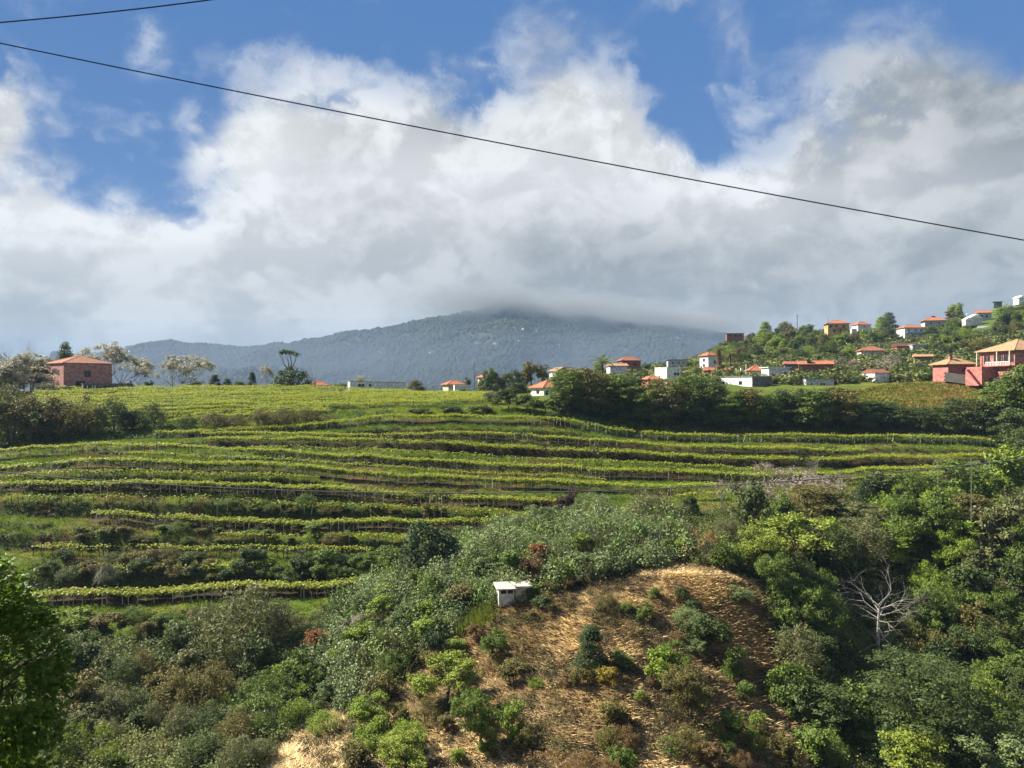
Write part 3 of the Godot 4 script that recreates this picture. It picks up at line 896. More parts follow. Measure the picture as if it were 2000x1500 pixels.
func build_mist():                          # the cloud that hides the summit: a bank of overlapping soft puffs
	var r := RandomNumberGenerator.new()
	r.seed = 77
	for i in 54:
		var t := i / 53.0
		var px := lerpf(890.0, 1430.0, t) + r.randf_range(-20, 20)
		var py := lerpf(594.0, 634.0, smoothstep(0.0, 0.75, t)) + r.randf_range(-28, 10)
		var d := r.randf_range(2420.0, 2640.0)
		var f := FogVolume.new()
		f.name = numbered("summit_cloud")
		f.position = Vector3((px - 1000.0) / F * d, (750.0 - py) / F * d, -d)
		f.size = Vector3(r.randf_range(180, 520), r.randf_range(60, 150), r.randf_range(180, 460))
		f.shape = RenderingServer.FOG_VOLUME_SHAPE_ELLIPSOID
		var m := FogMaterial.new()
		m.density = r.randf_range(0.0004, 0.0013)
		m.albedo = lin(0.33, 0.355, 0.38)
		f.material = m
		add_child(f)
		tag(f, "grey-white puff of the cloud bank lying over the mountain's summit", "cloud", "puffs of the cloud over the summit", "stuff")
	for k in 4:
		var f := FogVolume.new()
		f.name = numbered("valley_haze")
		f.position = Vector3(-200, -10, -1780)
		f.size = Vector3(5200 + 300 * k, [150.0, 210.0, 265.0, 320.0][k], 1100 + 130 * k)
		f.shape = RenderingServer.FOG_VOLUME_SHAPE_ELLIPSOID
		var m := FogMaterial.new()
		m.density = 0.00024
		m.albedo = lin(0.20, 0.27, 0.38)
		f.material = m
		add_child(f)
		tag(f, "thin blue haze in the air before the mountain", "haze", "layers of haze before the mountain", "stuff")

# ---------------------------------------------------------------- trees and shrubs
var keep_clear: Array = []               # pixel boxes of the houses: nothing may grow in front of them

func fill(area: Array, n: int, kinds: Array, tones: Array, w: Vector2, tall: Vector2, called: String, labels: Dictionary, category: String, group: String, from := 50.0, apart := 0.45):
	var poly := PackedVector2Array()
	for p in area: poly.append(Vector2(p[0], p[1]))
	var lo := poly[0]
	var hi := poly[0]
	for p in poly:
		lo = lo.min(p)
		hi = hi.max(p)
	var done: Array = []
	var tries := 0
	while done.size() < n and tries < n * 30:
		tries += 1
		var q := Vector2(rng.randf_range(lo.x, hi.x), rng.randf_range(lo.y, hi.y))
		if not inside(q, poly): continue
		var ww := rng.randf_range(w.x, w.y)
		var hh := ww * rng.randf_range(tall.x, tall.y)
		var ok := true
		for o in done:
			if q.distance_to(Vector2(o[0], o[1])) < apart * (ww + o[2]) * 0.5: ok = false
		for r: Rect2 in keep_clear:
			if r.intersects(Rect2(q.x - ww * 0.42, q.y - hh * 0.92, ww * 0.84, hh * 0.9)): ok = false
		if not ok: continue
		done.append([q.x, q.y, ww])
		var t: String = tones[rng.randi() % tones.size()]
		var kind: String = kinds[rng.randi() % kinds.size()]
		var p := spot(q.x, q.y, from)
		plant_at(kind, t, p, ww * -p.z / F, hh * -p.z / F, called, "%s %s, %s" % ["large" if ww > (w.x + w.y) * 0.5 else "small", (labels[t] as String).trim_prefix("small "), near_what(q)], category, group)

const ORD := ["first", "second", "third", "fourth", "fifth", "sixth", "seventh", "eighth", "ninth", "tenth", "eleventh", "twelfth"]
const LANDMARKS := [[1634, 640, "the yellow house"], [1682, 636, "the ridge house"], [1778, 646, "the white villa"], [1822, 628, "the wide orange roof"], [1904, 628, "the glazed white gable"], [1700, 690, "the pillared veranda"], [1766, 682, "the dark red roof"], [1862, 718, "the small red house"], [1980, 710, "the large red house"], [1710, 735, "the white gable"], [1592, 718, "the orange lean-to roof"], [1405, 700, "the shaggy palm"], [1386, 705, "the white two-storey house"], [1304, 740, "the white box house"], [1228, 712, "the brown house"], [1070, 766, "the white cottage"], [1557, 632, "the ridge pole"], [1435, 652, "the flat red house"],
	[1714, 1200, "the dead tree"], [1545, 1060, "the broad yellow-green tree"], [1780, 1040, "the green tree under the poles"], [1865, 945, "the thin poles"], [1800, 1380, "the large layered evergreen"], [1930, 1370, "the fresh leafy tree"], [1560, 1270, "the feathery tree by the spur"], [1155, 1260, "the dark conifer"], [1000, 1150, "the white hut"], [1040, 1100, "the russet bush"], [838, 1070, "the ivy-covered dome"], [478, 1210, "the broad feathery tree"], [868, 1320, "the broad yellow-green bush"], [935, 1400, "the round small tree"], [725, 1400, "the fresh green bush"], [1380, 1235, "the dark spreading bush"], [1345, 1350, "the tall olive bush"], [1190, 1320, "the golden bush"], [790, 1470, "the lowest yellow-green bush"], [622, 1250, "the russet patchy bush"], [208, 1125, "the pampas grass"], [60, 1300, "the near leafy tree"], [175, 1420, "the yellowish sapling"], [1270, 990, "the brownish bush"], [1107, 985, "the blackish shrub"], [1348, 990, "the round dark tree"]]

func near_what(q: Vector2) -> String:
	var best := 1e9
	var word := ""
	for l in LANDMARKS:
		var o := q - Vector2(l[0], l[1])
		if o.length() < best:
			best = o.length()
			var side := "left of" if o.x < 0 else "right of"
			if absf(o.y) > absf(o.x) * 1.3: side = "above" if o.y < 0 else "below"
			word = ("just " if best < 45.0 else "") + side + " " + l[2]
	return word

func build_trees():
	keep_clear.append(Rect2(1655, 1120, 120, 165))
	keep_clear.append(Rect2(800, 1040, 90, 70))
	keep_clear.append(Rect2(968, 1135, 66, 38))
	# -- spur and slope in front: the bushes one can point at
	for a in [
		["feather0", "grey", 478, 1292, 178, 172, "feathery_tree", "broad grey-green feathery tree standing before the lowest terraces", "tree"],
		["feather1", "grey", 400, 1262, 90, 95, "feathery_tree", "smaller grey-green feathery tree leaning against the broad one's left side", "tree"],
		["feather2", "grey", 548, 1262, 95, 105, "feathery_tree", "grey-green feathery tree at the right flank of the broad one", "tree"],
		["dome0", "deep", 838, 1114, 124, 100, "ivy_covered_tree", "dark ivy-covered dome of a tree at the edge of the terraces", "tree"],
		["dome1", "deep", 797, 1114, 46, 46, "ivy_covered_shrub", "small dark round shrub tucked against the dark ivy-covered dome", "shrub"],
		["round1", "brown", 1030, 1147, 66, 66, "brown_bush", "dark brown bush right behind the white hut", "bush"],
		["round2", "russet", 1054, 1106, 70, 50, "russet_bush", "russet-leaved bush above the dark brown one behind the hut", "bush"],
		["cone0", "deep", 1155, 1308, 74, 90, "small_conifer", "small dark conical evergreen alone on the dry spur", "tree"],
		["big0", "lime", 868, 1378, 158, 112, "broad_bush", "broad yellow-green bush low on the left of the dry spur", "bush"],
		["big1", "green", 935, 1458, 118, 118, "small_tree", "round green small tree with a visible trunk at the foot of the spur", "tree"],
		["round1", "fresh", 1003, 1440, 74, 72, "small_tree", "small fresh green tree right of the round one with a trunk", "tree"],
		["big0", "fresh", 725, 1440, 116, 88, "broad_bush", "fresh green broad bush at the left foot of the dry spur", "bush"],
		["round0", "olive", 745, 1375, 80, 70, "olive_bush", "olive-brown bush above the fresh green one on the left of the spur", "bush"],
		["big1", "lime", 790, 1512, 134, 78, "broad_bush", "yellow-green bush cut off by the bottom edge below the spur", "bush"],
		["round0", "olive", 690, 1500, 80, 58, "olive_bush", "brownish bush at the bottom left of the yellow-green one below the spur", "bush"],
		["round1", "deep", 855, 1290, 64, 62, "dark_bush", "very dark bush at the upper left rim of the dry spur", "bush"],
		["round2", "gold", 873, 1232, 40, 26, "flowering_bush", "low golden-flowered bush below the white hut's grassy bank", "bush"],
		["round3", "fresh", 830, 1252, 76, 52, "broad_bush", "leafy green bush left of the golden-flowered one", "bush"],
		["round0", "dark", 1380, 1272, 104, 74, "dark_bush", "dark spreading bush on the right side of the dry spur", "bush"],
		["round1", "green", 1432, 1332, 60, 68, "round_bush", "round bush throwing a long shadow at the right edge of the dry spur", "bush"],
		["round2", "fresh", 1292, 1332, 92, 72, "broad_bush", "fresh green bush in the middle right of the dry spur", "bush"],
		["big1", "olive", 1345, 1408, 112, 112, "tall_bush", "tall olive-green bush low on the right of the dry spur", "bush"],
		["round1", "gold", 1190, 1342, 60, 44, "golden_bush", "golden-leaved bush at the foot of the small conical evergreen", "bush"],
		["round0", "olive", 1132, 1352, 54, 50, "olive_bush", "olive bush at the left foot of the small conical evergreen", "bush"],
		["round3", "olive", 1205, 1432, 92, 66, "olive_bush", "olive bush in the centre of the spur's lower part", "bush"],
		["thin0", "brown", 1225, 1255, 54, 58, "twiggy_bush", "twiggy brown bush above the small conical evergreen", "bush"],
		["thin1", "plum", 1107, 1188, 40, 40, "bare_sapling", "thin dark bare sapling at the top of the straw slope right of the hut", "sapling"],
		["round2", "dark", 1060, 1192, 52, 34, "dark_bush", "dark low bush below the hut at the rim of the straw", "bush"],
		["round1", "green", 1277, 1170, 38, 28, "low_bush", "low green bush near the crest of the dry spur", "bush"],
		["thin2", "brown", 1325, 1165, 60, 46, "twiggy_bush", "brown twiggy bush on the crest of the dry spur", "bush"],
		["round0", "olive", 905, 1188, 92, 54, "olive_bush", "brownish olive bush left of the white hut", "bush"],
		["thin1", "twig", 720, 1240, 84, 60, "twiggy_bush", "reddish twiggy bush amid the grey-green thicket", "bush"],
		["round2", "russet", 622, 1275, 74, 50, "russet_bush", "russet patchy bush right of the broad feathery tree", "bush"],
		["feather0", "grey", 1280, 1030, 130, 80, "feathery_bush", "brownish grey-green bush where the terraces meet the thicket", "bush"],
		["dome0", "deep", 1347, 1020, 40, 56, "round_tree", "small round dark tree with a bare stem at the end of the vine rows", "tree"],
		["round3", "plum", 1107, 1012, 56, 56, "dark_shrub", "blackish shrub at the end of the sixth vine row", "shrub"],
		["feather1", "sage", 1160, 1012, 96, 58, "sage_bush", "greyish bush right of the blackish shrub by the vine rows", "bush"],
		["thin2", "brown", 1375, 1106, 90, 100, "twiggy_bush", "tall brown twiggy bush right of the crest of the spur", "bush"],
		["round0", "green", 1420, 1120, 80, 66, "round_bush", "green bush at the right end of the crest of the spur", "bush"],
		["big0", "lime", 1545, 1118, 210, 128, "broad_tree", "broad yellow-green tree crown below the grey bare thicket", "tree"],
		["big1", "lime", 1470, 1120, 110, 92, "broad_tree", "yellow-green tree on the left flank of the broad yellow-green crown", "tree"],
		["big1", "green", 1780, 1092, 150, 125, "round_tree", "round green tree under the two thin poles", "tree"],
		["cone1", "deep", 1688, 1030, 58, 96, "dark_tree", "dark pointed tree right of the grey bare thicket", "tree"],
		["round0", "deep", 1722, 1000, 50, 56, "dark_tree", "dark tree right of the pointed one", "tree"],
		["thin0", "twig", 1560, 985, 120, 74, "bare_shrub", "grey leafless shrub at the lower end of the vineyard, middle of three", "shrub"],
		["thin1", "twig", 1475, 1002, 96, 70, "bare_shrub", "grey leafless shrub at the lower end of the vineyard, left of three", "shrub"],
		["thin2", "twig", 1625, 982, 90, 68, "bare_shrub", "grey leafless shrub at the lower end of the vineyard, right of three", "shrub"],
		["dome1", "plum", 1860, 972, 66, 54, "dark_mound_shrub", "blackish mound of a shrub between the two thin poles", "shrub"],
		["feather2", "sage", 1812, 970, 60, 46, "sage_shrub", "pale grey-green shrub left of the thin poles", "shrub"],
		["round1", "sage", 1930, 950, 86, 52, "sage_shrub", "pale grey-green shrub right of the thin poles", "shrub"],
		["round3", "deep", 1948, 965, 50, 40, "dark_shrub", "dark shrub below the pale one right of the thin poles", "shrub"],
		["tierfine", "dark", 1800, 1478, 262, 205, "layered_tree", "large layered evergreen at the lower right with flat sprays", "tree"],
		["tierfine", "dark", 1705, 1462, 130, 120, "layered_tree", "darker layered tree at the left shoulder of the large layered evergreen", "tree"],
		["big1", "fresh", 1930, 1430, 110, 122, "leafy_tree", "fresh green leafy tree right of the large layered evergreen", "tree"],
		["big1", "lime", 1790, 1545, 170, 116, "leafy_tree", "yellow-green tree top at the bottom edge below the layered evergreen", "tree"],
		["big0", "sage", 1930, 1540, 190, 132, "leafy_tree", "pale green tree top in the bottom right corner", "tree"],
		["round3", "green", 1590, 1500, 110, 90, "leafy_tree", "green bush at the bottom between the dry spur and the layered evergreen", "bush"],
		["feather0", "grey", 1560, 1330, 110, 120, "feathery_tree", "grey-green feathery tree along the right edge of the dry spur", "tree"],
		["round2", "sage", 1545, 1400, 84, 70, "pale_bush", "pale green bush under the feathery tree beside the dry spur", "bush"],
	]:
		plant(a[0], a[1], a[2], a[3], a[4], a[5], a[6], a[7], a[8])
	dead_tree()
	# -- slopes where many of a kind stand close together
	fill([[1500, 1130], [1420, 1060], [1560, 1010], [1740, 1000], [2060, 960], [2060, 1240], [1900, 1310], [1680, 1320], [1560, 1290]], 66, ["big0", "round1", "big1", "round3", "feather0", "feather2", "tiered1"], ["dark", "green", "grey", "green", "fresh", "dark", "olive"], Vector2(70, 135), Vector2(0.75, 1.1), "wooded_slope_tree",
		{"dark": "dark green tree in the right-hand wood", "green": "mid-green tree in the right-hand wood", "grey": "grey-green tree in the right-hand wood", "fresh": "bright green tree in the right-hand wood", "olive": "olive tree in the right-hand wood"}, "tree", "trees of the wood on the right-hand slope", 60.0, 0.42)
	fill([[1540, 1290], [1700, 1330], [1900, 1320], [2060, 1250], [2060, 1530], [1600, 1530], [1540, 1440]], 28, ["big0", "big1", "tiered2", "feather1", "dome1"], ["dark", "green", "deep", "dark"], Vector2(80, 140), Vector2(0.75, 1.05), "gully_tree",
		{"dark": "dark green tree in the shady gully", "green": "mid-green tree in the shady gully", "deep": "blackish green tree in the shady gully"}, "tree", "trees in the gully at the lower right", 55.0, 0.45)
	fill([[120, 1310], [420, 1300], [600, 1345], [560, 1420], [500, 1530], [100, 1530]], 40, ["feather0", "feather1", "feather2", "thin0", "round1", "round3"], ["grey", "olive", "grey", "dark", "green"], Vector2(62, 130), Vector2(0.7, 1.0), "gully_shrub",
		{"grey": "grey-green shrub in the shady hollow", "olive": "olive-brown shrub in the shady hollow", "dark": "dark green shrub in the shady hollow", "green": "mid-green shrub in the shady hollow"}, "shrub", "shrubs in the hollow at the lower left", 55.0, 0.42)
	fill([[420, 1400], [560, 1330], [640, 1290], [780, 1240], [860, 1250], [770, 1330], [660, 1390], [520, 1470]], 26, ["round0", "round2", "round3", "feather1"], ["green", "fresh", "sage", "green"], Vector2(46, 86), Vector2(0.65, 0.9), "slope_bush",
		{"green": "mid-green bush on the leafy slope", "fresh": "fresh green bush on the leafy slope", "sage": "grey-green bush on the leafy slope"}, "bush", "bushes left of the dry spur", 60.0, 0.5)
	fill([[680, 1230], [720, 1165], [900, 1080], [1000, 1030], [1180, 1010], [1330, 1050], [1340, 1090], [1200, 1120], [1100, 1140], [920, 1180], [800, 1240]], 46, ["round0", "round1", "round2", "round3", "feather2"], ["sage", "sage", "sage", "fresh", "green"], Vector2(44, 88), Vector2(0.6, 0.85), "thicket_bush",
		{"sage": "grey-green bush of the grey-green thicket", "fresh": "brighter green bush of the grey-green thicket", "green": "darker green bush of the grey-green thicket"}, "bush", "bushes of the thicket behind the hut", 60.0, 0.5)
	fill([[620, 1440], [800, 1350], [930, 1220], [1100, 1170], [1300, 1120], [1450, 1150], [1480, 1340], [1540, 1500], [600, 1500]], 58, ["round0", "round2", "thin0", "thin1", "round3", "feather1"], ["olive", "green", "brown", "dark", "fresh", "brown", "olive"], Vector2(16, 56), Vector2(0.5, 0.9), "spur_shrub",
		{"olive": "small olive shrub on the dry spur", "green": "small green shrub on the dry spur", "brown": "small withered shrub on the dry spur", "dark": "small dark shrub on the dry spur", "fresh": "small bright green shrub on the dry spur"}, "shrub", "small shrubs on the dry spur", 55.0, 0.5)
	fill([[560, 1470], [680, 1400], [800, 1345], [920, 1260], [1020, 1300], [1060, 1420], [1000, 1500], [620, 1520]], 15, ["round0", "big0", "round3", "big1", "feather1"], ["green", "olive", "fresh", "brown"], Vector2(46, 92), Vector2(0.6, 0.9), "spur_bush",
		{"green": "rounded green bush low on the spur", "olive": "rounded olive bush low on the spur", "fresh": "rounded bright bush low on the spur", "brown": "rounded brownish bush low on the spur"}, "bush", "rounded bushes low on the spur", 55.0, 0.62)
	fill([[1210, 1290], [1330, 1200], [1450, 1180], [1500, 1330], [1530, 1480], [1240, 1480], [1180, 1390]], 10, ["round1", "big0", "round2", "feather0", "big1"], ["green", "olive", "fresh", "sage"], Vector2(46, 88), Vector2(0.65, 0.95), "spur_bush",
		{"green": "rounded green bush on the spur's right", "olive": "rounded olive bush on the spur's right", "fresh": "rounded bright bush on the spur's right", "sage": "rounded grey-green bush on the spur's right"}, "bush", "rounded bushes right on the spur", 55.0, 0.62)
	for q in [[1832, 985, 56, 34, "green"], [1900, 990, 60, 40, "dark"], [1868, 1000, 70, 40, "green"]]:
		plant("round%d" % (int(q[0]) % 4), q[4], q[0], q[1], q[2], q[3], "pole_bush", "%s bush at the foot of the thin poles, %s of three" % [{"green": "mid-green", "dark": "dark green"}[q[4]], {1832: "left", 1868: "middle", 1900: "right"}[q[0]]], "bush", "bushes at the foot of the poles", 97.0)
	for q in [[1022, 1176, 34, 24, "fresh"], [1040, 1168, 40, 36, "green"], [985, 1178, 26, 14, "fresh"]]:
		plant("round%d" % (int(q[0]) % 4), q[4], q[0], q[1], q[2], q[3], "hut_shrub", "%s shrub before the white hut's %s" % [{"fresh": "bright green", "green": "mid-green"}[q[4]], {1022: "door", 1040: "right corner", 985: "left corner"}[q[0]]], "shrub", "shrubs before the hut")
	fill([[1050, 1485], [1250, 1455], [1480, 1440], [1560, 1500], [1500, 1530], [1050, 1530]], 16, ["thin0", "thin1", "round1", "feather1"], ["olive", "brown", "green"], Vector2(50, 84), Vector2(0.7, 1.0), "tangled_bush",
		{"olive": "olive tangled bush along the spur's bottom", "brown": "brown tangled bush along the spur's bottom", "green": "green tangled bush along the spur's bottom"}, "bush", "tangled bushes at the bottom of the spur", 55.0, 0.4)
	fill([[90, 1225], [390, 1215], [400, 1262], [110, 1268]], 34, ["round0", "round2", "round3", "feather1"], ["green", "fresh", "olive"], Vector2(42, 90), Vector2(0.5, 0.8), "bank_bush",
		{"dark": "dark bramble bush under the lowest terrace", "green": "green bramble bush under the lowest terrace", "olive": "olive bramble bush under the lowest terrace", "fresh": "bright bramble bush under the lowest terrace"}, "bush", "bramble bushes under the lowest terrace", 60.0, 0.5)
	fill([[440, 1110], [790, 1105], [700, 1150], [560, 1140], [440, 1135]], 24, ["round1", "round0", "round3"], ["green", "green", "dark"], Vector2(36, 76), Vector2(0.45, 0.75), "bank_bush",
		{"dark": "dark leafy bush on the upper bank", "green": "green leafy bush on the upper bank", "deep": "very dark bush on the upper bank"}, "bush", "bushes on the bank left of the dome", 60.0, 0.5)
	fill([[100, 1100], [420, 1098], [430, 1140], [90, 1140]], 18, ["round0", "round2", "feather0"], ["dark", "olive", "olive"], Vector2(34, 70), Vector2(0.45, 0.75), "bank_bush",
		{"dark": "dark bush on the shaded bank", "olive": "olive bush on the shaded bank", "deep": "blackish bush on the shaded bank"}, "bush", "bushes beside the pampas grass", 60.0, 0.5)
	fill([[150, 1040], [420, 1038], [700, 1050], [700, 1066], [150, 1062]], 20, ["round1", "round3", "feather1"], ["green", "green", "olive"], Vector2(26, 60), Vector2(0.3, 0.55), "terrace_bush",
		{"dark": "dark low bush between vine rows", "green": "green low bush between vine rows", "olive": "olive low bush between vine rows"}, "bush", "low bushes between vine rows", 60.0, 0.6)
	fill([[430, 985], [640, 990], [900, 1002], [900, 1012], [620, 1008], [430, 1004]], 20, ["round0", "round2", "feather0"], ["green", "green", "olive"], Vector2(26, 60), Vector2(0.3, 0.55), "terrace_bush",
		{"dark": "dark bush on the vineyard bank", "green": "green bush on the vineyard bank", "olive": "olive bush on the vineyard bank"}, "bush", "bushes above the seventh vine row", 60.0, 0.6)
	fill([[1420, 990], [1500, 950], [1640, 945], [1645, 985], [1540, 1000], [1430, 1012]], 13, ["thin0", "thin1", "thin2", "bare0"], ["twig"], Vector2(56, 100), Vector2(0.65, 0.85), "bare_thicket_shrub",
		{"twig": "grey leafless shrub of the bare thicket"}, "shrub", "grey bare shrubs under the vineyard", 60.0, 0.4)
	# -- hedge trees along the bench, their tops against the houses
	var hedge := [[1112, 88, 104], [1150, 80, 112], [1192, 76, 100], [1228, 66, 96], [1262, 64, 84], [1300, 84, 108], [1340, 76, 112], [1384, 74, 106], [1424, 70, 92], [1462, 66, 92], [1500, 60, 80], [1545, 78, 88], [1588, 84, 96], [1636, 84, 98], [1682, 70, 70], [1722, 70, 60]]
	for i in hedge.size():
		var q: Array = hedge[i]
		plant("tiered%d" % (i % 3), ["green", "dark", "green", "olive"][(i * 7) % 4], q[0], 0, q[1] * 1.14, q[2] * 0.90, "hedge_tree", "dark layered tree of the tall hedge, front line, " + near_what(Vector2(q[0], 775.0)), "tree", "hedge trees above the vine rows", 171.0 + (i * 5) % 4)
	for i in 16:
		var hx := 1100.0 + i * 41.0 + rng.randf_range(-12, 12)
		plant("tiered%d" % ((i + 1) % 3), "dark", hx, 0, 74.0, 54.0 + rng.randf_range(-8, 10), "hedge_tree", "dark layered tree of the tall hedge, back line, " + near_what(Vector2(hx, 768.0)), "tree", "hedge trees above the vine rows", 176.0 + rng.randf_range(-1, 2))
	for i in 26:
		var bx := 1095.0 + i * 25.5 + rng.randf_range(-8, 8)
		plant("round%d" % (i % 4), ["dark", "deep", "green"][i % 3], bx, 0, rng.randf_range(52, 76), rng.randf_range(30, 48), "hedge_bush", "%s bush filling the foot of the tall hedge, %s" % [["dark green", "blackish", "mid-green"][i % 3], near_what(Vector2(bx, 790.0))], "bush", "bushes at the foot of the hedge", 170.5 + (i * 3) % 4)
	for q in [[1755, 72, 50], [1800, 70, 52], [1842, 66, 56], [1884, 84, 74], [1925, 78, 66], [1962, 96, 112], [1995, 100, 132], [2030, 110, 150]]:
		plant("tiered%d" % (int(q[0]) % 3), "dark" if q[0] < 1950 else "green", q[0], 0, q[1] * 1.1, q[2], "hedge_tree", "dark layered tree below the dry meadow, %s from the left" % ORD[[1755, 1800, 1842, 1884, 1925, 1962, 1995, 2030].find(q[0])], "tree", "dark trees below the meadow", 172.0 - (q[0] - 1755.0) * 0.02)
	for q in [[1985, 905, 80, 110], [2010, 960, 90, 120], [1962, 872, 50, 48]]:
		plant("tiered1", "dark", q[0], q[1], q[2], q[3], "edge_tree", "dark layered tree at the right margin, %s of three" % {905: "the middle", 960: "the lowest", 872: "the uppermost"}[q[1]], "tree", "dark trees at the right margin")
	# -- bushes at the left end of the vineyard and in front of the level field
	for q in [["feather0", "dark", 222, 862, 66, 84], ["feather1", "dark", 298, 858, 60, 64], ["round1", "deep", 258, 858, 70, 50], ["feather2", "olive", 160, 862, 90, 92], ["round0", "dark", 100, 865, 110, 90], ["feather0", "olive", 60, 858, 110, 112], ["round2", "deep", 20, 868, 120, 84], ["round3", "deep", 161, 866, 80, 44], ["feather1", "grey", 10, 850, 120, 130], ["feather2", "brown", 105, 852, 96, 92]]:
		plant(q[0], q[1], q[2], q[3], q[4], q[5], "field_edge_bush", "shaggy %s bush at the vineyard's left end, %s from the left" % [{"dark": "dark green", "deep": "blackish green", "olive": "olive", "grey": "grey-green", "brown": "brownish"}[q[1]], ORD[[10, 20, 60, 100, 105, 160, 161, 222, 258, 298].find(q[2])]], "bush", "shaggy bushes at the left end", 163.5 + (int(q[2]) % 5))
	for q in [[365, 834, 44, 40], [420, 828, 62, 46], [462, 830, 44, 36], [508, 828, 60, 44], [556, 828, 62, 46], [598, 822, 56, 40], [640, 818, 44, 22]]:
		plant("feather%d" % (int(q[0]) % 3), "dark" if int(q[0]) % 2 else "olive", q[0], q[1], q[2], q[3], "field_front_bush", "dark shaggy bush in front of the level vine field, %s from the left" % ORD[[365, 420, 462, 508, 556, 598, 640].find(q[0])], "bush", "bushes in front of the level field", 164.0)
	for q in [[990, 800, 70, 44, "dark"], [1030, 806, 76, 40, "green"], [1066, 808, 60, 30, "green"], [960, 790, 60, 30, "grey"], [1010, 780, 60, 36, "dark"], [1080, 822, 40, 20, "dark"], [940, 806, 60, 18, "dark"], [880, 806, 70, 18, "dark"], [820, 808, 60, 14, "dark"]]:
		plant("round%d" % (int(q[0]) % 4), q[4], q[0], q[1], q[2], q[3], "corner_bush", "low leafy bush at the level field's right-hand corner, %s from the left" % ORD[[820, 880, 940, 960, 990, 1010, 1030, 1066, 1080].find(q[0])], "bush", "bushes at the corner of the level field")
	# -- skyline of the level field
	for a in [
		["round0", "olive", 92, 96, 74, "skyline_tree", "dull olive tree left behind the pink farmhouse", 236],
		["cone1", "dark", 128, 44, 100, "skyline_tree", "dark green tree with a high tuft behind the pink farmhouse roof", 240],
		["bare0", "twig", 46, 70, 104, "bare_tree", "leafless grey tree left of the pink farmhouse", 238],
		["bare1", "twig", -8, 90, 110, "bare_tree", "leafless tree cut off by the left edge of the picture", 236],
		["blossom0", "pale", 30, 110, 52, "blossoming_shrub", "pale blossoming shrub below the leafless tree on the left", 222],
		["blossom1", "pale", 72, 70, 36, "blossoming_shrub", "pale low shrub at the corner of the pink farmhouse", 222],
		["blossom0", "pale", 206, 100, 88, "blossoming_tree", "pale bare-branched tree right behind the pink farmhouse", 244],
		["blossom1", "pale", 272, 52, 52, "blossoming_tree", "small pale tree right of the farmhouse's grey annex", 240],
		["blossom1", "pale", 355, 84, 76, "blossoming_tree", "round cream-coloured blossoming tree on the field's skyline", 236],
		["round1", "deep", 288, 26, 24, "skyline_bush", "small dark bush under the small pale tree", 234],
		["round3", "dark", 382, 46, 22, "skyline_bush", "dark bush right of the cream-coloured tree", 232],
		["cone0", "deep", 420, 30, 34, "skyline_bush", "first dark pointed bush along the field's skyline", 232],
		["cone1", "deep", 444, 26, 28, "skyline_bush", "second dark pointed bush along the field's skyline", 232],
		["round2", "green", 466, 36, 22, "skyline_bush", "green rounded bush along the field's skyline", 232],
		["cone0", "deep", 492, 22, 38, "skyline_bush", "tall dark pointed bush along the field's skyline", 232],
		["blossom0", "pale", 516, 40, 46, "blossoming_tree", "thin pale tree left of the big dark bush on the skyline", 238],
		["dome0", "deep", 572, 76, 48, "skyline_bush", "big dark round bush on the skyline of the level field", 231],
		["bare1", "twig", 616, 42, 66, "bare_tree", "dark leafless tree with upturned limbs right of the round bush", 231],
		["round0", "green", 664, 40, 22, "skyline_bush", "green bush left of the long white building", 234],
		["blossom1", "pale", 710, 38, 38, "blossoming_tree", "pale tree behind the long white building", 262],
		["round1", "dark", 735, 34, 22, "skyline_bush", "dark bush behind the long white building", 262],
		["round2", "dark", 690, 22, 20, "skyline_bush", "dark bush behind the left end of the long white building", 262],
		["cone1", "olive", 812, 50, 30, "skyline_bush", "olive bush right of the long white building", 234],
		["round3", "dark", 908, 30, 36, "skyline_tree", "dark tree beside the small house with the orange roof", 262],
		["dome1", "dark", 958, 60, 52, "round_tree", "dark round tree right of the white annex, left of two", 236],
		["dome0", "dark", 998, 56, 48, "round_tree", "dark round tree right of the white annex, right of two", 238],
		["round0", "olive", 1040, 66, 62, "skyline_tree", "olive tree behind the white cottage with the orange roof", 262],
		["thin1", "twig", 1078, 50, 46, "bare_tree", "brownish thin tree behind the white cottage", 264],
	]:
		plant(a[0], a[1], a[2], 0, a[3], a[4], a[5], a[6], "tree" if a[5].ends_with("tree") else "bush", "", a[7])
	for a in [["feather0", "grey", -15, 80, 90, 226], ["thin0", "pale", 20, 70, 66, 224], ["feather1", "olive", 60, 66, 82, 239], ["blossom0", "pale", 64, 90, 70, 223], ["round1", "olive", 108, 54, 76, 243], ["blossom1", "pale", 235, 84, 78, 246], ["feather2", "grey", 8, 76, 60, 219], ["thin1", "pale", 88, 60, 30, 219], ["thin2", "pale", 118, 50, 22, 219], ["blossom1", "pale", 186, 90, 82, 248], ["blossom0", "pale", 336, 60, 56, 238], ["blossom0", "pale", 376, 56, 50, 238]]:
		plant(a[0], a[1], a[2], 0, a[3], a[4], "farmyard_shrub", "%s %s the pink farmhouse, %s from the left" % [{"grey": "grey-green bush", "pale": "pale blossoming shrub", "olive": "dull olive bush"}[a[1]], "left of" if a[2] < 100 else ("behind" if a[2] < 200 else "right of"), ORD[[-15, 8, 20, 60, 64, 88, 108, 118, 186, 235, 336, 376].find(a[2])]], "shrub", "shrubs round the pink farmhouse", a[5])
	candelabra_tree()
	palms()
	pampas()
	foreground_tree()
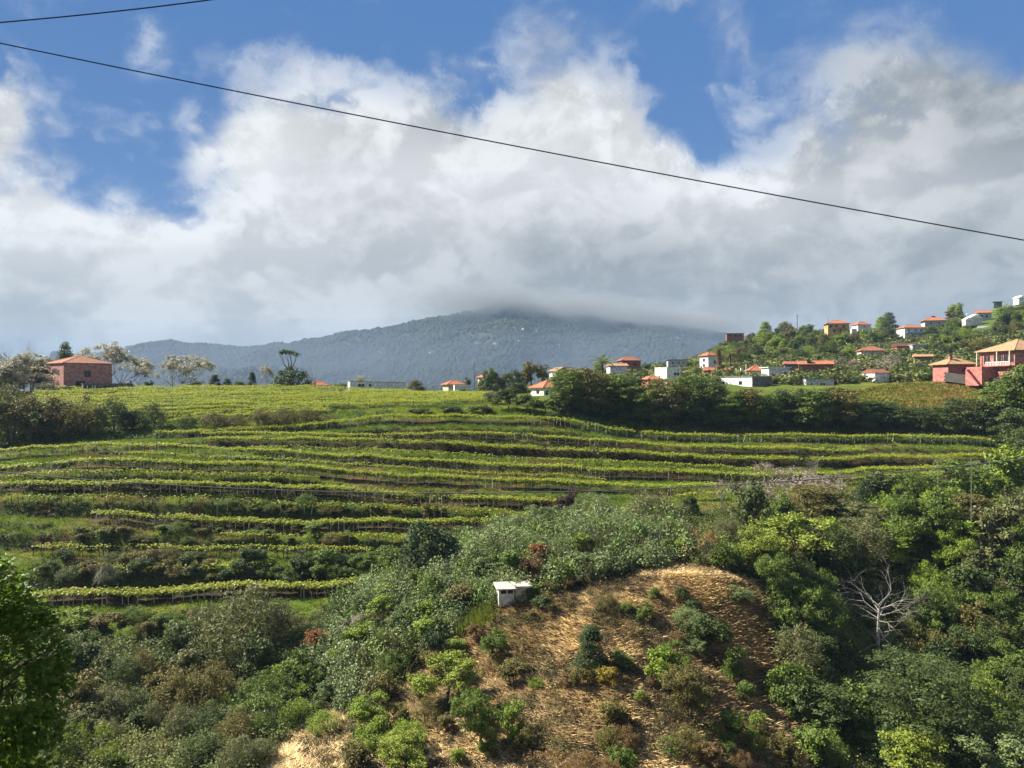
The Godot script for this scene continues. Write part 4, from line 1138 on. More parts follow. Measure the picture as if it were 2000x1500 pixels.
	# -- trees between the hillside houses
	fill([[1100, 735], [1300, 700], [1420, 655], [1480, 643], [1600, 640], [1700, 642], [1800, 640], [1880, 620], [2040, 600], [2040, 700], [1900, 690], [1820, 715], [1780, 742], [1700, 742], [1500, 735], [1300, 745], [1120, 760]], 225, ["round0", "round1", "round2", "round3", "tiered0", "feather0", "cone1", "dome0"], ["dark", "green", "olive", "dark", "green", "fresh"], Vector2(22, 46), Vector2(0.65, 1.05), "hillside_tree",
		{"dark": "dark green tree on the hillside", "green": "mid-green tree on the hillside", "olive": "olive tree on the hillside", "fresh": "bright green tree on the hillside"}, "tree", "trees on the hillside", 235.0, 0.36)
	for a in [["round0", "fresh", 1868, 626, 34, 40, "tall bright green tree beside the white house high on the right"], ["round1", "green", 1920, 608, 40, 28, "rounded tree on the top of the hill at the right"], ["cone1", "dark", 1722, 648, 16, 26, "dark pointed tree between the orange roofs on the ridge"], ["round3", "dark", 1333, 700, 40, 30, "dark tree crown at the left end of the hill"], ["dome0", "deep", 1372, 697, 28, 30, "second dark tree crown at the left end of the hill"], ["thin0", "twig", 1742, 735, 70, 56, "wide leafless brown tree in front of the hillside houses"], ["thin1", "twig", 1648, 735, 70, 50, "brown thin tree left of the white gable in front of the hill"], ["feather1", "olive", 1920, 690, 50, 36, "olive tree behind the large red house"]]:
		plant(a[0], a[1], a[2], a[3], a[4], a[5], "hillside_tree", a[6], "tree", "", 0.0)

func dead_tree():
	var p := spot(1714, 1290, 60.0)
	var k := -p.z / F
	var o := thing("dead_tree", "bleached leafless dead tree standing out against the dark wood", "tree", p)
	var v := PackedVector3Array()
	tube(v, Vector3(0, -0.4, 0), Vector3(0.1, 62 * k, 0), 0.24, 0.19, 7)
	tube(v, Vector3(0.1, 62 * k, 0), Vector3(0.2, 96 * k, 0), 0.19, 0.14, 7)
	part("trunk", mesh_of(v), mat("dead_wood", lin(0.24, 0.225, 0.205), 0.9), o)
	var tips := []
	for i in 16:
		var b := PackedVector3Array()
		var a := i * TAU / 16.0 * 3.0 + rng.randf()
		var y := lerpf(70.0, 104.0, i / 15.0) * k
		var dir := Vector3(cos(a), 0.18 + 0.6 * i / 15.0, sin(a)).normalized()
		limbs(b, Vector3(0.15, y, 0), dir, 36.0 * k * rng.randf_range(0.75, 1.15), 0.058, 4, 0.6, 0.05, tips, 5)
		part("branch", mesh_of(b), M["dead_wood"], o)
	for i in 5:
		var b := PackedVector3Array()
		var a := i * 1.9 + 0.6
		limbs(b, Vector3(0, lerpf(14.0, 58.0, i / 4.0) * k, 0), Vector3(cos(a), 0.25, sin(a)).normalized(), 30.0 * k, 0.06, 3, 0.4, -0.25, tips, 4)
		part("branch", mesh_of(b), M["dead_wood"], o)

func candelabra_tree():
	var p := at_depth(566.0, 233.0)
	var o := thing("candelabra_tree", "dark tree with leafy tufts on forked limbs above the round bush", "tree", p)
	var v := PackedVector3Array()
	var tips := []
	tube(v, Vector3(0, -0.4, 0), Vector3(0, 6.5, 0), 0.42, 0.34, 6)
	for a in [[-0.55, 0.8], [-0.1, 1.0], [0.5, 0.85], [0.2, 0.7]]: limbs(v, Vector3(0, 6.3, 0), Vector3(a[0], a[1], rng.randf_range(-0.3, 0.3)).normalized(), 3.0, 0.26, 2, 0.5, 0.8, tips)
	part("trunk", mesh_of(v), bark(lin(0.05, 0.04, 0.03), "bark_dark"), o)
	leaves_begin()
	for t: Vector3 in tips:
		if t.y > 10.0 or rng.randf() < 0.4: clump(t, Vector3(0.9, 0.55, 0.9), 34, 0.5, 0.5, 0.2)
	part("crown", leaves_mesh(), M["foliage_dark"], o)

func frond(length: float, droop: float) -> ArrayMesh:
	var v := PackedVector3Array()
	var c := PackedColorArray()
	for i in 12:
		var t := i / 12.0
		var p := Vector3(0, length * 0.42 * t - droop * t * t * length, length * t)
		for s in [-1.0, 1.0]:
			var e := p + Vector3(s * length * 0.20 * sin(PI * clampf(t + 0.12, 0, 1)), -length * 0.07, length * 0.10)
			v.append_array([p, e, p + Vector3(0, 0, length * 0.06)])
			for k in 3: c.append(Color.WHITE)
	return mesh_of(v, c)

func palm(px: float, depth: float, tall: float, reach: float, skirt: bool, label: String):
	var p := at_depth(px, depth)
	var o := thing("palm_tree", label, "palm tree", p)
	var v := PackedVector3Array()
	tube(v, Vector3(0, -0.4, 0), Vector3(0.1, tall, 0), 0.42, 0.32, 7)
	part("trunk", mesh_of(v), bark(lin(0.06, 0.05, 0.035), "bark_palm"), o)
	var f := frond(reach, 0.75)
	for i in 26:
		var q := part("frond", f, M["foliage_green"] if i % 3 else M["foliage_olive"], o, Vector3(0.1, tall - 0.2, 0))
		q.rotation = Vector3(-0.75 + 1.25 * (i / 26.0), i * 2.4, 0)
	if skirt:
		leaves_begin()
		for i in 40: clump(Vector3(rng.randf_range(-0.9, 0.9), tall * rng.randf_range(0.3, 0.92), rng.randf_range(-0.9, 0.9)), Vector3(0.7, 1.1, 0.7), 22, 0.7, 0.25, 0.0, 0.25, 1.6)
		part("dead_frond_skirt", leaves_mesh(), M["foliage_brown"], o)

func palms():
	palm(1405.0, 268.0, 10.5, 4.2, true, "tall shaggy palm with a thick skirt above the orange roofs")
	palm(1426.0, 275.0, 7.8, 2.8, false, "slim palm right of the tall shaggy palm")
	palm(1176.0, 214.0, 9.0, 4.6, false, "palm head rising out of the dark hedge trees")
	palm(1925.0, 222.0, 3.6, 2.4, false, "small palm before the red stairs of the large red house")

func pampas():
	var p := spot(208, 1150)
	var o := thing("pampas_grass", "tall drooping clump of grey pampas grass on the shaded bank", "grass clump", p)
	var v := PackedVector3Array()
	var c := PackedColorArray()
	for i in 520:
		var a := rng.randf() * TAU
		var out := Vector3(cos(a), 0, sin(a))
		var r := rng.randf_range(0.5, 2.3)
		var h := rng.randf_range(1.8, 4.1) * (1.0 - 0.12 * r)
		var b := out * 0.3
		var m := out * r * 0.55 + Vector3(0, h, 0)
		var e := out * r + Vector3(0, h * rng.randf_range(0.25, 0.75), 0)
		var s := Vector3(-sin(a), 0, cos(a)) * 0.035
		v.append_array([b - s, b + s, m, m - s, m + s, e])
		var g := rng.randf_range(0.7, 1.3)
		for k in 6: c.append(Color(0.16 * g, 0.15 * g, 0.105 * g))
	part("blades", mesh_of(v, c), M["straw"], o).set_meta("kind", "stuff")

func foreground_tree():
	var d := 20.0
	var p := Vector3((-60.0 - 1000.0) / F * d, ground((-60.0 - 1000.0) / F * d, -d), -d)
	var o := thing("leafy_tree", "leafy broadleaf tree close by, cut off by the left edge, its top in the sun", "tree", p)
	var mid := Vector3(0, (750.0 - 1345.0) / F * d - p.y, 0)
	var v := PackedVector3Array()
	var tips := []
	tube(v, Vector3(0, -0.4, 0), mid + Vector3(0, -1.6, 0), 0.2, 0.15, 7)
	for i in 9: limbs(v, mid + Vector3(0, -1.7 + i * 0.3, 0), Vector3(cos(i * 2.4), 0.55, sin(i * 2.4)).normalized(), 1.3, 0.08, 3, 0.6, 0.4, tips)
	part("trunk", mesh_of(v), bark(lin(0.075, 0.06, 0.045), "bark_near"), o)
	var lobe := [Vector2(0, 0), Vector2(0.30, 0.05), Vector2(0.50, 0.36), Vector2(0.26, 0.42), Vector2(0.34, 0.78), Vector2(0.13, 0.66), Vector2(0, 1.0), Vector2(-0.13, 0.66), Vector2(-0.34, 0.78), Vector2(-0.26, 0.42), Vector2(-0.50, 0.36), Vector2(-0.30, 0.05)]
	var lvv := PackedVector3Array()
	var lcc := PackedColorArray()
	var lii := PackedInt32Array()
	var boughs: Array = []
	for i in 420:
		var u := rand_dir()
		var taper := 1.0 - 0.12 * u.y
		boughs.append(mid + Vector3(u.x * 2.35 * taper, u.y * 3.75, u.z * 2.35 * taper) * pow(rng.randf_range(0.25, 1.0), 0.35))
	for b: Vector3 in boughs:
		var outward := (b - mid).normalized()
		if b.x < -1.0 and rng.randf() < 0.6: continue
		for i in 44:
			var at := b + rand_dir() * Vector3(0.42, 0.24, 0.42) * pow(rng.randf(), 0.5)
			var along := (outward + rand_dir() * 0.8 + Vector3(0, -0.45, 0)).normalized()
			var side := along.cross(Vector3(rng.randf_range(-0.5, 0.5), 1.0, rng.randf_range(-0.5, 0.5))).normalized()
			var up := side.cross(along)
			var size := rng.randf_range(0.09, 0.19)
			var n := lvv.size()
			var t := leaf_tint(0.18)
			for q: Vector2 in lobe:
				lvv.append(at + along * (q.y * size) + side * (q.x * size * 1.15) + up * (absf(q.x) * size * 0.28 - q.y * q.y * size * 0.15))
				lcc.append(t)
			for k in range(1, 11): lii.append_array([n, n + k, n + k + 1])
	mat("near_leaf", lin(0.105, 0.180, 0.017), 0.5, 0.85, true)
	part("crown", mesh_of(lvv, lcc, lii), M["near_leaf"], o).set_meta("kind", "stuff")
	# a young sapling with yellowish leaves at its foot, further down
	for q in [[175, 1475, 74, 130], [120, 1500, 60, 70], [205, 1500, 60, 90]]:
		plant("thin%d" % (int(q[0]) % 3), "lime", q[0], q[1] + 25.0, q[2], q[3], "yellowish_sapling", "sapling with sparse yellow-green leaves beside the near leafy tree, %s of three" % {175: "the tallest", 120: "the leftmost", 205: "the rightmost"}[q[0]], "sapling", "saplings beside the near tree")

# ---------------------------------------------------------------- houses
func roof_mesh(w: float, d: float, h: float, over: float, kind: String) -> ArrayMesh:
	var v := PackedVector3Array()
	var a := w / 2.0 + over
	var b := d / 2.0 + over
	var e := 0.16
	var c := [Vector3(-a, 0, b), Vector3(a, 0, b), Vector3(a, 0, -b), Vector3(-a, 0, -b)]
	var up := Vector3(0, e, 0)
	var quad := func(p: Vector3, q: Vector3, r: Vector3, s: Vector3): v.append_array([p, r, q, p, s, r])
	for i in 4: quad.call(c[i], c[(i + 1) % 4], c[(i + 1) % 4] + up, c[i] + up)
	quad.call(c[3], c[2], c[1], c[0])
	if kind == "flat":
		quad.call(c[0] + up, c[1] + up, c[2] + up, c[3] + up)
		return mesh_of(v)
	var r0: Vector3
	var r1: Vector3
	if kind == "hip":
		var run := maxf(0.0, a - b)
		var run2 := maxf(0.0, b - a)
		r0 = Vector3(-run, h + e, run2)
		r1 = Vector3(run, h + e, -run2)
	elif kind == "gable":
		r0 = Vector3(-a, h + e, 0)
		r1 = Vector3(a, h + e, 0)
	else:                                   # shed: high on the right
		r0 = Vector3(a, h + e, b)
		r1 = Vector3(a, h + e, -b)
		quad.call(c[0] + up, r0, r1, c[3] + up)
		v.append_array([c[0] + up, r0, c[1] + up, c[3] + up, c[2] + up, r1])
		quad.call(c[1] + up, c[2] + up, r1, r0)
		return mesh_of(v)
	if absf(r0.z) < 0.01:
		quad.call(c[0] + up, c[1] + up, r1, r0)
		quad.call(c[2] + up, c[3] + up, r0, r1)
		v.append_array([c[1] + up, r1, c[2] + up, c[3] + up, r0, c[0] + up])
	else:
		quad.call(c[1] + up, c[2] + up, r1, r0)
		quad.call(c[3] + up, c[0] + up, r0, r1)
		v.append_array([c[0] + up, r0, c[1] + up, c[2] + up, r1, c[3] + up])
	# ridge and hip caps
	for s in [[r0, r1], [r0, c[0] + up], [r1, c[1] + up], [r1, c[2] + up], [r0, c[3] + up]]:
		if kind == "hip" or s[1] == r1:
			if (s[0] as Vector3).distance_to(s[1]) > 0.3: tube(v, s[0], s[1], 0.11, 0.11, 5)
	return mesh_of(v)

func plaster(called: String, c: Color) -> StandardMaterial3D:
	if M.has(called): return M[called]
	var m := mat(called, c.linear_to_srgb(), 0.9)
	m.albedo_texture = noise_tex(0.02, 5, Color(0.66, 0.65, 0.63), Color(1, 1, 1), 256, 21)
	m.uv1_triplanar = true
	m.uv1_scale = Vector3(0.16, 0.16, 0.16)
	return m

func window(root: Node3D, w: float, d: float, face: int, u: float, y: float, ww: float, hh: float, frame: String, called := "window"):
	var normal: Vector3 = [Vector3(0, 0, 1), Vector3(-1, 0, 0), Vector3(1, 0, 0)][face]
	var along: Vector3 = [Vector3(1, 0, 0), Vector3(0, 0, 1), Vector3(0, 0, -1)][face]
	var half := d / 2.0 if face == 0 else w / 2.0
	var span := w if face == 0 else d
	var at := normal * (half + 0.01) + along * (u * span) + Vector3(0, y, 0)
	var size := Vector3(ww + 0.2, hh + 0.2, 0.10) if face == 0 else Vector3(0.10, hh + 0.2, ww + 0.2)
	var o := part(called, box(size), M[frame], root, at)
	var inner := Vector3(ww * 0.46, hh, 0.10) if face == 0 else Vector3(0.10, hh, ww * 0.46)
	for s in [-0.25, 0.25]: part("pane", box(inner), M["window_glass"], o, normal * 0.02 + along * (s * ww * 1.04))

func house(called: String, label: String, px: float, py: float, depth: float, w: float, d: float, h: float, turn: float, wall: String, roof: String, kind: String, rise: float, windows: Array, frame := "white_trim", over := 0.5, sink := 1.2) -> Node3D:
	var p := at_depth(px, depth) if depth > 0.0 else spot(px, py, 235.0)
	if py > 0.0: p.y = (750.0 - py) / F * -p.z if depth > 0.0 else p.y
	var o := thing(called, label, "house", p, deg_to_rad(turn) - atan((px - 1000.0) / F))
	part("wall", box(Vector3(w, h + sink, d)), M[wall], o, Vector3(0, (h - sink) / 2.0, 0))
	if kind: part("roof", roof_mesh(w, d, rise, over, kind), M[roof], o, Vector3(0, h + 0.004, 0))
	for q in windows: window(o, w, d, q[0], q[1], q[2], q[3], q[4], frame)
	var k := F / -p.z
	var half := (w * cos(deg_to_rad(turn)) + d * absf(sin(deg_to_rad(turn)))) / 2.0 * k
	var base := 750.0 - p.y * k
	keep_clear.append(Rect2(px - half, base - (h + rise) * k, half * 2.0, (h * 0.8 + rise) * k))
	return o

func chimney(o: Node3D, at: Vector3, size: Vector3, wall: String):
	var c := part("chimney", box(size), M[wall], o, at + Vector3(0, size.y / 2.0, 0))
	part("chimney_cap", box(Vector3(size.x * 1.7, 0.18, size.z * 1.7)), M["pale_tile"], c, Vector3(0, size.y / 2.0 + 0.09, 0))

func near_far(px: float, py: float) -> String:
	if px < 900.0: return "leftmost, above the small orange hipped roof"
	if px > 1300.0: return "rightmost, above the white box-shaped house"
	return {1003: "uppermost on the left", 1022: "second below the uppermost", 1046: "right of the uppermost pair", 1012: "lower middle one", 1090: "alone right of the group", 968: "lower left of the group"}[int(px)]

func build_houses():
	plaster("white_wall", Color(0.78, 0.785, 0.78))
	plaster("cream_wall", Color(0.62, 0.55, 0.42))
	plaster("pink_wall", Color(0.44, 0.23, 0.20))
	plaster("red_wall", Color(0.43, 0.175, 0.15))
	plaster("yellow_wall", Color(0.58, 0.40, 0.16))
	plaster("rust_wall", Color(0.30, 0.12, 0.085))
	plaster("concrete_wall", Color(0.16, 0.165, 0.16))
	plaster("blue_grey_wall", Color(0.46, 0.50, 0.54))
	plaster("orange_tile", Color(0.40, 0.150, 0.080))
	plaster("old_tile", Color(0.30, 0.125, 0.075))
	plaster("pale_tile", Color(0.40, 0.245, 0.135))
	plaster("dark_tile", Color(0.13, 0.055, 0.045))
	plaster("stone_wall", Color(0.085, 0.080, 0.072))
	mat("white_trim", lin(0.70, 0.70, 0.68), 0.6)
	mat("dark_trim", lin(0.03, 0.028, 0.026), 0.6)
	mat("red_trim", lin(0.22, 0.05, 0.05), 0.7)
	mat("window_glass", lin(0.02, 0.024, 0.03), 0.12)
	mat("grey_metal", lin(0.20, 0.21, 0.21), 0.5)
	mat("pole_wood", lin(0.10, 0.085, 0.07), 0.9)
	mat("pale_pole", lin(0.17, 0.20, 0.14), 0.7)
	# the pink farmhouse at the left, seen on its corner
	var o := house("pink_farmhouse", "old pink two-storey farmhouse with a hipped tile roof above the level vine field", 150, 764, 236, 14.2, 19.5, 8.9, 19, "pink_wall", "old_tile", "hip", 2.5,
		[[1, -0.25, 6.1, 1.1, 1.5], [1, 0.02, 6.1, 1.1, 1.5], [1, 0.28, 6.1, 1.1, 1.5], [1, 0.28, 1.4, 0.5, 1.1], [0, -0.02, 5.6, 1.7, 1.9]], "red_trim", 0.35)
	window(o, 14.2, 19.5, 0, -0.16, 1.9, 2.6, 2.6, "dark_trim", "doorway")
	var an := house("farm_annex", "long low grey concrete annex with a flat roof beside the pink farmhouse", 210, 764, 222, 13.4, 4.0, 2.25, 6, "concrete_wall", "concrete_wall", "flat", 0.0, [[0, -0.02, 1.2, 1.9, 0.8], [0, 0.34, 1.0, 2.0, 0.7]], "dark_trim", 0.15)
	for x in [-5.6, -4.3, -3.6]: part("porch_post", box(Vector3(0.22, 1.9, 0.22)), M["white_trim"], an, Vector3(x, 0.9, 2.6))
	part("porch_slab", box(Vector3(3.4, 0.16, 1.2)), M["concrete_wall"], an, Vector3(-4.9, 1.95, 2.7))
	part("parapet_stub", box(Vector3(0.5, 0.9, 0.5)), M["concrete_wall"], an, Vector3(6.3, 2.9, 0.4))
	# behind the skyline of the level field
	o = house("long_building", "long low bluish-white building with three small windows behind the level field", 735, 776, 250, 19.0, 7.0, 5.3, 8, "white_wall", "grey_metal", "shed", 0.01, [[0, -0.33, 4.0, 0.9, 0.7], [0, -0.27, 4.0, 0.7, 0.7], [0, -0.14, 4.1, 0.6, 0.6]], "dark_trim", 0.2)
	o.rotation.z = -0.028
	house("small_house", "half-hidden house with an orange roof behind the leafless skyline tree", 622, 776, 255, 6.0, 6.0, 4.2, 20, "white_wall", "orange_tile", "hip", 1.6, [], "white_trim")
	o = house("small_house", "small house with an orange hipped roof right of the long bluish-white building", 886, 776, 262, 6.2, 6.0, 4.6, 20, "cream_wall", "orange_tile", "hip", 1.6, [[0, -0.2, 3.6, 0.8, 0.9], [0, 0.25, 3.6, 0.8, 0.9]], "white_trim", 0.7)
	house("white_annex", "small white flat-roofed annex below the orange hipped roof", 902, 776, 246, 5.4, 4.0, 4.1, 6, "white_wall", "white_wall", "flat", 0.0, [[0, 0.05, 2.4, 1.6, 0.3]], "dark_trim", 0.05)
	house("small_house", "orange roof peeping over the dark round trees", 952, 765, 275, 6.0, 5.0, 5.4, 25, "cream_wall", "orange_tile", "hip", 1.5, [])
	o = house("white_cottage", "white cottage with a bright orange roof at the left end of the hedge trees", 1070, 778, 214, 7.4, 7.4, 3.1, 32, "white_wall", "orange_tile", "hip", 2.3, [[1, 0.05, 1.9, 1.4, 0.8], [0, -0.36, 1.5, 0.7, 1.5]], "dark_trim", 0.7)
	o = house("gabled_house", "small white gabled house behind the white cottage", 1092, 744, 300, 6.0, 6.0, 4.0, -60, "white_wall", "pale_tile", "gable", 1.5, [[1, -0.1, 2.5, 0.7, 0.9], [1, 0.25, 2.5, 0.7, 0.9]])
	house("small_house", "low dark red roof right of the small white gabled house", 1106, 742, 312, 5.4, 5.0, 4.0, 20, "rust_wall", "dark_tile", "gable", 1.3, [])
	house("low_house", "low white house with a pale roof behind the hedge, below the red-brown house", 1205, 735, 285, 7.0, 6.0, 4.0, 14, "white_wall", "pale_tile", "gable", 1.0, [])
	o = house("brown_house", "red-brown house with a hipped roof over the hedge trees", 1228, 724, 310, 8.2, 7.4, 4.2, 18, "rust_wall", "old_tile", "hip", 2.0, [[0, -0.2, 2.6, 1.2, 1.1], [0, 0.2, 2.6, 1.2, 1.1]], "red_trim")
	o = house("white_box_house", "tall white box-shaped house with a flat roof rising from the hedge", 1304, 768, 232, 6.0, 5.6, 8.2, 44, "white_wall", "white_wall", "flat", 0.0, [[0, 0.2, 6.2, 2.4, 1.0], [1, -0.1, 5.4, 0.5, 0.6]], "white_trim", 0.06)
	house("orange_roof_house", "low house with an orange roof left of the white box-shaped house", 1274, 762, 232, 5.2, 5.0, 3.4, 26, "rust_wall", "orange_tile", "hip", 1.3, [], "white_trim", 0.4)
	house("terrace_house", "grey-white low house with square windows above the white box-shaped house", 1322, 718, 305, 8.0, 5.0, 3.2, 8, "blue_grey_wall", "concrete_wall", "flat", 0.0, [[0, -0.25, 1.9, 0.9, 1.0], [0, 0.05, 1.9, 0.9, 1.0], [0, 0.3, 1.9, 0.9, 1.0]])
	o = house("white_house", "two-storey white house with an orange roof left of the shaggy palm", 1386, 719, 290, 5.6, 5.4, 4.9, 38, "white_wall", "orange_tile", "hip", 1.6, [[1, 0.0, 3.2, 1.0, 1.0], [1, 0.0, 1.1, 0.9, 0.9], [0, 0.1, 2.4, 0.9, 1.2]], "dark_trim", 0.6)
	house("pink_roof_house", "low house with a pinkish tile roof at the foot of the shaggy palm", 1384, 738, 268, 3.4, 4.0, 2.6, 10, "rust_wall", "orange_tile", "gable", 1.2, [], "white_trim", 0.3)
	house("pink_roof_house", "low orange-red roof just right of the shaggy palm's trunk", 1421, 738, 266, 4.4, 4.0, 2.4, -10, "cream_wall", "orange_tile", "hip", 1.3, [], "white_trim", 0.4)
	o = house("white_long_house", "long white house with a dark grey end wall behind the hedge trees", 1448, 768, 236, 10.0, 16.0, 5.4, 52, "white_wall", "grey_metal", "flat", 0.0, [[1, 0.22, 3.4, 1.0, 0.9], [1, -0.2, 3.3, 0.8, 0.8]], "dark_trim", 0.25)
	part("end_wall", box(Vector3(9.99, 6.5, 0.12)), M["concrete_wall"], o, Vector3(0, 2.1, 8.065))
	o = house("orange_hip_house", "bright orange hipped roof with a white chimney stack behind the long white house", 1476, 742, 256, 5.8, 5.6, 3.1, 16, "cream_wall", "orange_tile", "hip", 2.1, [[0, 0.35, 1.6, 0.7, 1.0]], "white_trim", 0.4)
	chimney(o, Vector3(-5.0, 0.5, 0.6), Vector3(1.0, 4.0, 1.0), "white_wall")
	house("white_flat_house", "white flat-roofed house with a broad pale eave right of the orange hipped roof", 1514, 744, 250, 7.4, 6.0, 4.6, 26, "white_wall", "white_trim", "flat", 0.0, [[0, 0.3, 2.2, 0.9, 1.4]], "dark_trim", 0.5)
	o = house("long_roof_house", "long low house with a bright orange lean-to roof and a dark square vent", 1592, 732, 258, 11.4, 6.0, 3.6, 6, "rust_wall", "orange_tile", "gable", 1.3, [], "white_trim", 0.3)
	chimney(o, Vector3(-2.2, 3.3, 2.0), Vector3(1.3, 1.6, 1.0), "dark_trim")
	house("low_house", "small dull red roof at the left end of the long orange lean-to roof", 1546, 728, 262, 5.0, 5.0, 3.0, 6, "concrete_wall", "old_tile", "gable", 1.0, [])
	house("blue_grey_house", "bluish-grey low house half hidden by bushes left of the meadow", 1598, 764, 232, 8.4, 5.0, 3.8, 12, "blue_grey_wall", "grey_metal", "flat", 0.0, [[0, -0.3, 2.2, 0.7, 1.1], [0, 0.1, 2.2, 1.6, 1.0]], "white_trim", 0.1)
	o = house("white_gable", "bright white gabled outbuilding behind bare branches at the top of the meadow", 1710, 748, 236, 6.4, 5.4, 3.2, 48, "white_wall", "old_tile", "gable", 1.3, [], "white_trim", 0.15)
	part("pillar", box(Vector3(0.5, 2.4, 0.5)), M["cream_wall"], o, Vector3(7.6, 1.6, 0))
	# up on the hillside
	o = house("yellow_house", "yellow two-storey house with an orange hipped roof on the ridge", 1634, 652, 420, 11.6, 8.6, 5.6, 14, "yellow_wall", "orange_tile", "hip", 2.1, [[0, -0.36, 4.2, 1.2, 1.3], [0, -0.1, 4.2, 1.2, 1.3], [0, 0.25, 4.0, 1.4, 1.3], [0, -0.2, 1.4, 1.0, 1.6], [0, 0.1, 1.4, 1.0, 1.6], [1, 0, 4, 1, 1.2]], "dark_trim", 0.8)
	part("balcony", box(Vector3(7.0, 0.25, 1.6)), M["yellow_wall"], o, Vector3(1.0, 2.9, 5.1))
	house("ridge_house", "low white house with a pale orange roof right of the yellow house on the ridge", 1682, 644, 440, 8.6, 6.0, 2.8, 36, "white_wall", "orange_tile", "hip", 1.9, [[0, 0, 1.5, 1.2, 0.8]], "white_trim", 0.6)
	house("white_shed", "tiny white cube house below the yellow house on the ridge", 1667, 652, 405, 2.8, 2.4, 2.6, 20, "white_wall", "white_wall", "flat", 0.0, [[0, 0, 1.4, 0.5, 0.6]], "white_trim", 0.1)
	o = house("white_villa", "white two-storey villa with an orange roof and a green balcony line on the hillside", 1778, 658, 390, 10.6, 8.0, 4.6, 30, "white_wall", "orange_tile", "hip", 1.8, [[0, -0.3, 3.3, 0.9, 1.3], [0, 0.06, 3.3, 0.9, 1.3], [0, 0.34, 3.3, 1.3, 1.0], [0, -0.1, 0.9, 1.3, 0.8], [0, 0.3, 0.9, 1.3, 0.8]], "white_trim", 0.6)
	part("balcony", box(Vector3(10.2, 0.3, 1.2)), M["grey_metal"], o, Vector3(0.5, 1.9, 4.5))
	o = house("hip_roof_villa", "house under a wide orange hipped roof on the ridge right of the white villa", 1822, 640, 430, 10.6, 9.0, 3.8, 14, "blue_grey_wall", "orange_tile", "hip", 2.7, [[0, -0.2, 2.2, 1.2, 1.4], [0, 0.2, 2.2, 1.2, 1.4]], "white_trim", 1.0)
	chimney(o, Vector3(0, 6.2, 0), Vector3(1.2, 0.6, 1.2), "old_tile")
	o = house("white_gable_house", "white gabled house with a big glazed front high on the right", 1902, 638, 400, 5.0, 6.0, 4.8, -62, "white_wall", "white_trim", "gable", 1.7, [[1, 0.0, 2.6, 3.0, 1.9]], "white_trim", 0.3)
	house("white_arch_house", "small white house with a dark arched door left of the glazed gable", 1889, 638, 396, 3.4, 3.6, 3.6, -60, "white_wall", "white_trim", "gable", 1.3, [[1, 0.0, 1.5, 0.8, 1.8]], "dark_trim", 0.2)
	o = house("tall_pink_house", "tall pale house with a small orange gable above the glazed white one", 1920, 640, 415, 6.6, 7.0, 8.2, 14, "blue_grey_wall", "orange_tile", "gable", 1.6, [[0, -0.2, 6.4, 0.9, 1.1], [0, 0.15, 6.4, 0.9, 1.1], [0, -0.1, 3.4, 2.4, 0.9]], "dark_trim", 0.5)
	house("lilac_house", "small pale lilac house with one square window below the glazed white gable", 1922, 652, 385, 5.4, 4.0, 3.0, 8, "blue_grey_wall", "grey_metal", "gable", 1.0, [[0, 0.1, 1.9, 0.9, 0.9]], "white_trim", 0.3)
	o = house("veranda_house", "cream house with a white pillared veranda and a red roof amid the hillside trees", 1700, 700, 320, 9.6, 7.0, 3.2, 16, "cream_wall", "old_tile", "hip", 2.1, [[0, 0.3, 1.8, 0.9, 1.0]], "white_trim", 0.6)
	for x in [-6.8, -5.4, -4.0, -2.6]: part("veranda_pillar", box(Vector3(0.3, 2.6, 0.3)), M["white_trim"], o, Vector3(x, 0.6, 4.2))
	part("veranda_wall", box(Vector3(7.4, 1.0, 0.3)), M["white_trim"], o, Vector3(-4.4, -0.2, 4.6))
	o = house("dark_roof_house", "long house with a dark red roof and a row of white pillars on the hillside", 1766, 690, 330, 8.6, 6.0, 3.0, 22, "rust_wall", "dark_tile", "gable", 1.5, [[0, -0.36, 1.4, 0.8, 1.2], [0, -0.16, 1.4, 0.8, 1.2], [0, 0.06, 1.4, 0.8, 1.2]], "white_trim", 0.4)
	house("white_terrace_house", "cluster-like white stepped house right of the dark red roof", 1793, 690, 325, 6.4, 5.0, 3.6, 20, "blue_grey_wall", "white_wall", "flat", 0.0, [[0, -0.1, 2.4, 1.0, 1.0]], "white_trim", 0.2)
	house("orange_strip_house", "low orange roof glimpsed between trees left of the small red house", 1802, 708, 285, 6.0, 4.0, 2.2, 8, "rust_wall", "pale_tile", "gable", 0.9, [])
	house("flat_red_house", "long flat dark red house at the left end of the ridge", 1435, 662, 470, 10.6, 6.0, 3.4, 6, "rust_wall", "dark_tile", "flat", 0.0, [[0, -0.3, 1.9, 1.4, 1.0], [0, 0.0, 1.9, 1.4, 1.0], [0, 0.3, 1.9, 1.4, 1.0]], "red_trim", 0.3)
	house("hilltop_shed", "small dark shed on the hilltop by the rounded tree", 1948, 598, 480, 4.6, 3.6, 2.8, 10, "concrete_wall", "concrete_wall", "flat", 0.0, [])
	house("hilltop_house", "small white gable on the hilltop cut by the right edge", 1990, 592, 490, 5.0, 4.0, 3.2, -50, "white_wall", "white_trim", "gable", 1.4, [])
	# specks of houses far off on the mountain's foot
	for q in [[1003, 664, 2100], [1022, 672, 2000], [1046, 668, 2050], [1012, 684, 1900], [1090, 676, 2000], [1322, 662, 2200], [842, 690, 1900], [968, 690, 1850]]:
		var d_: float = q[2]
		var at := Vector3((q[0] - 1000.0) / F * d_, 0, -d_)
		at.y = mountain_height(at.x, at.z)
		var far_ := thing("far_house", "tiny pale house on the far mountain, %s" % near_far(q[0], q[1]), "house", at, q[0] * 0.7, "tiny houses on the mountain")
		part("wall", box(Vector3(11, 9, 9)), M["white_wall"], far_, Vector3(0, 3.5, 0))
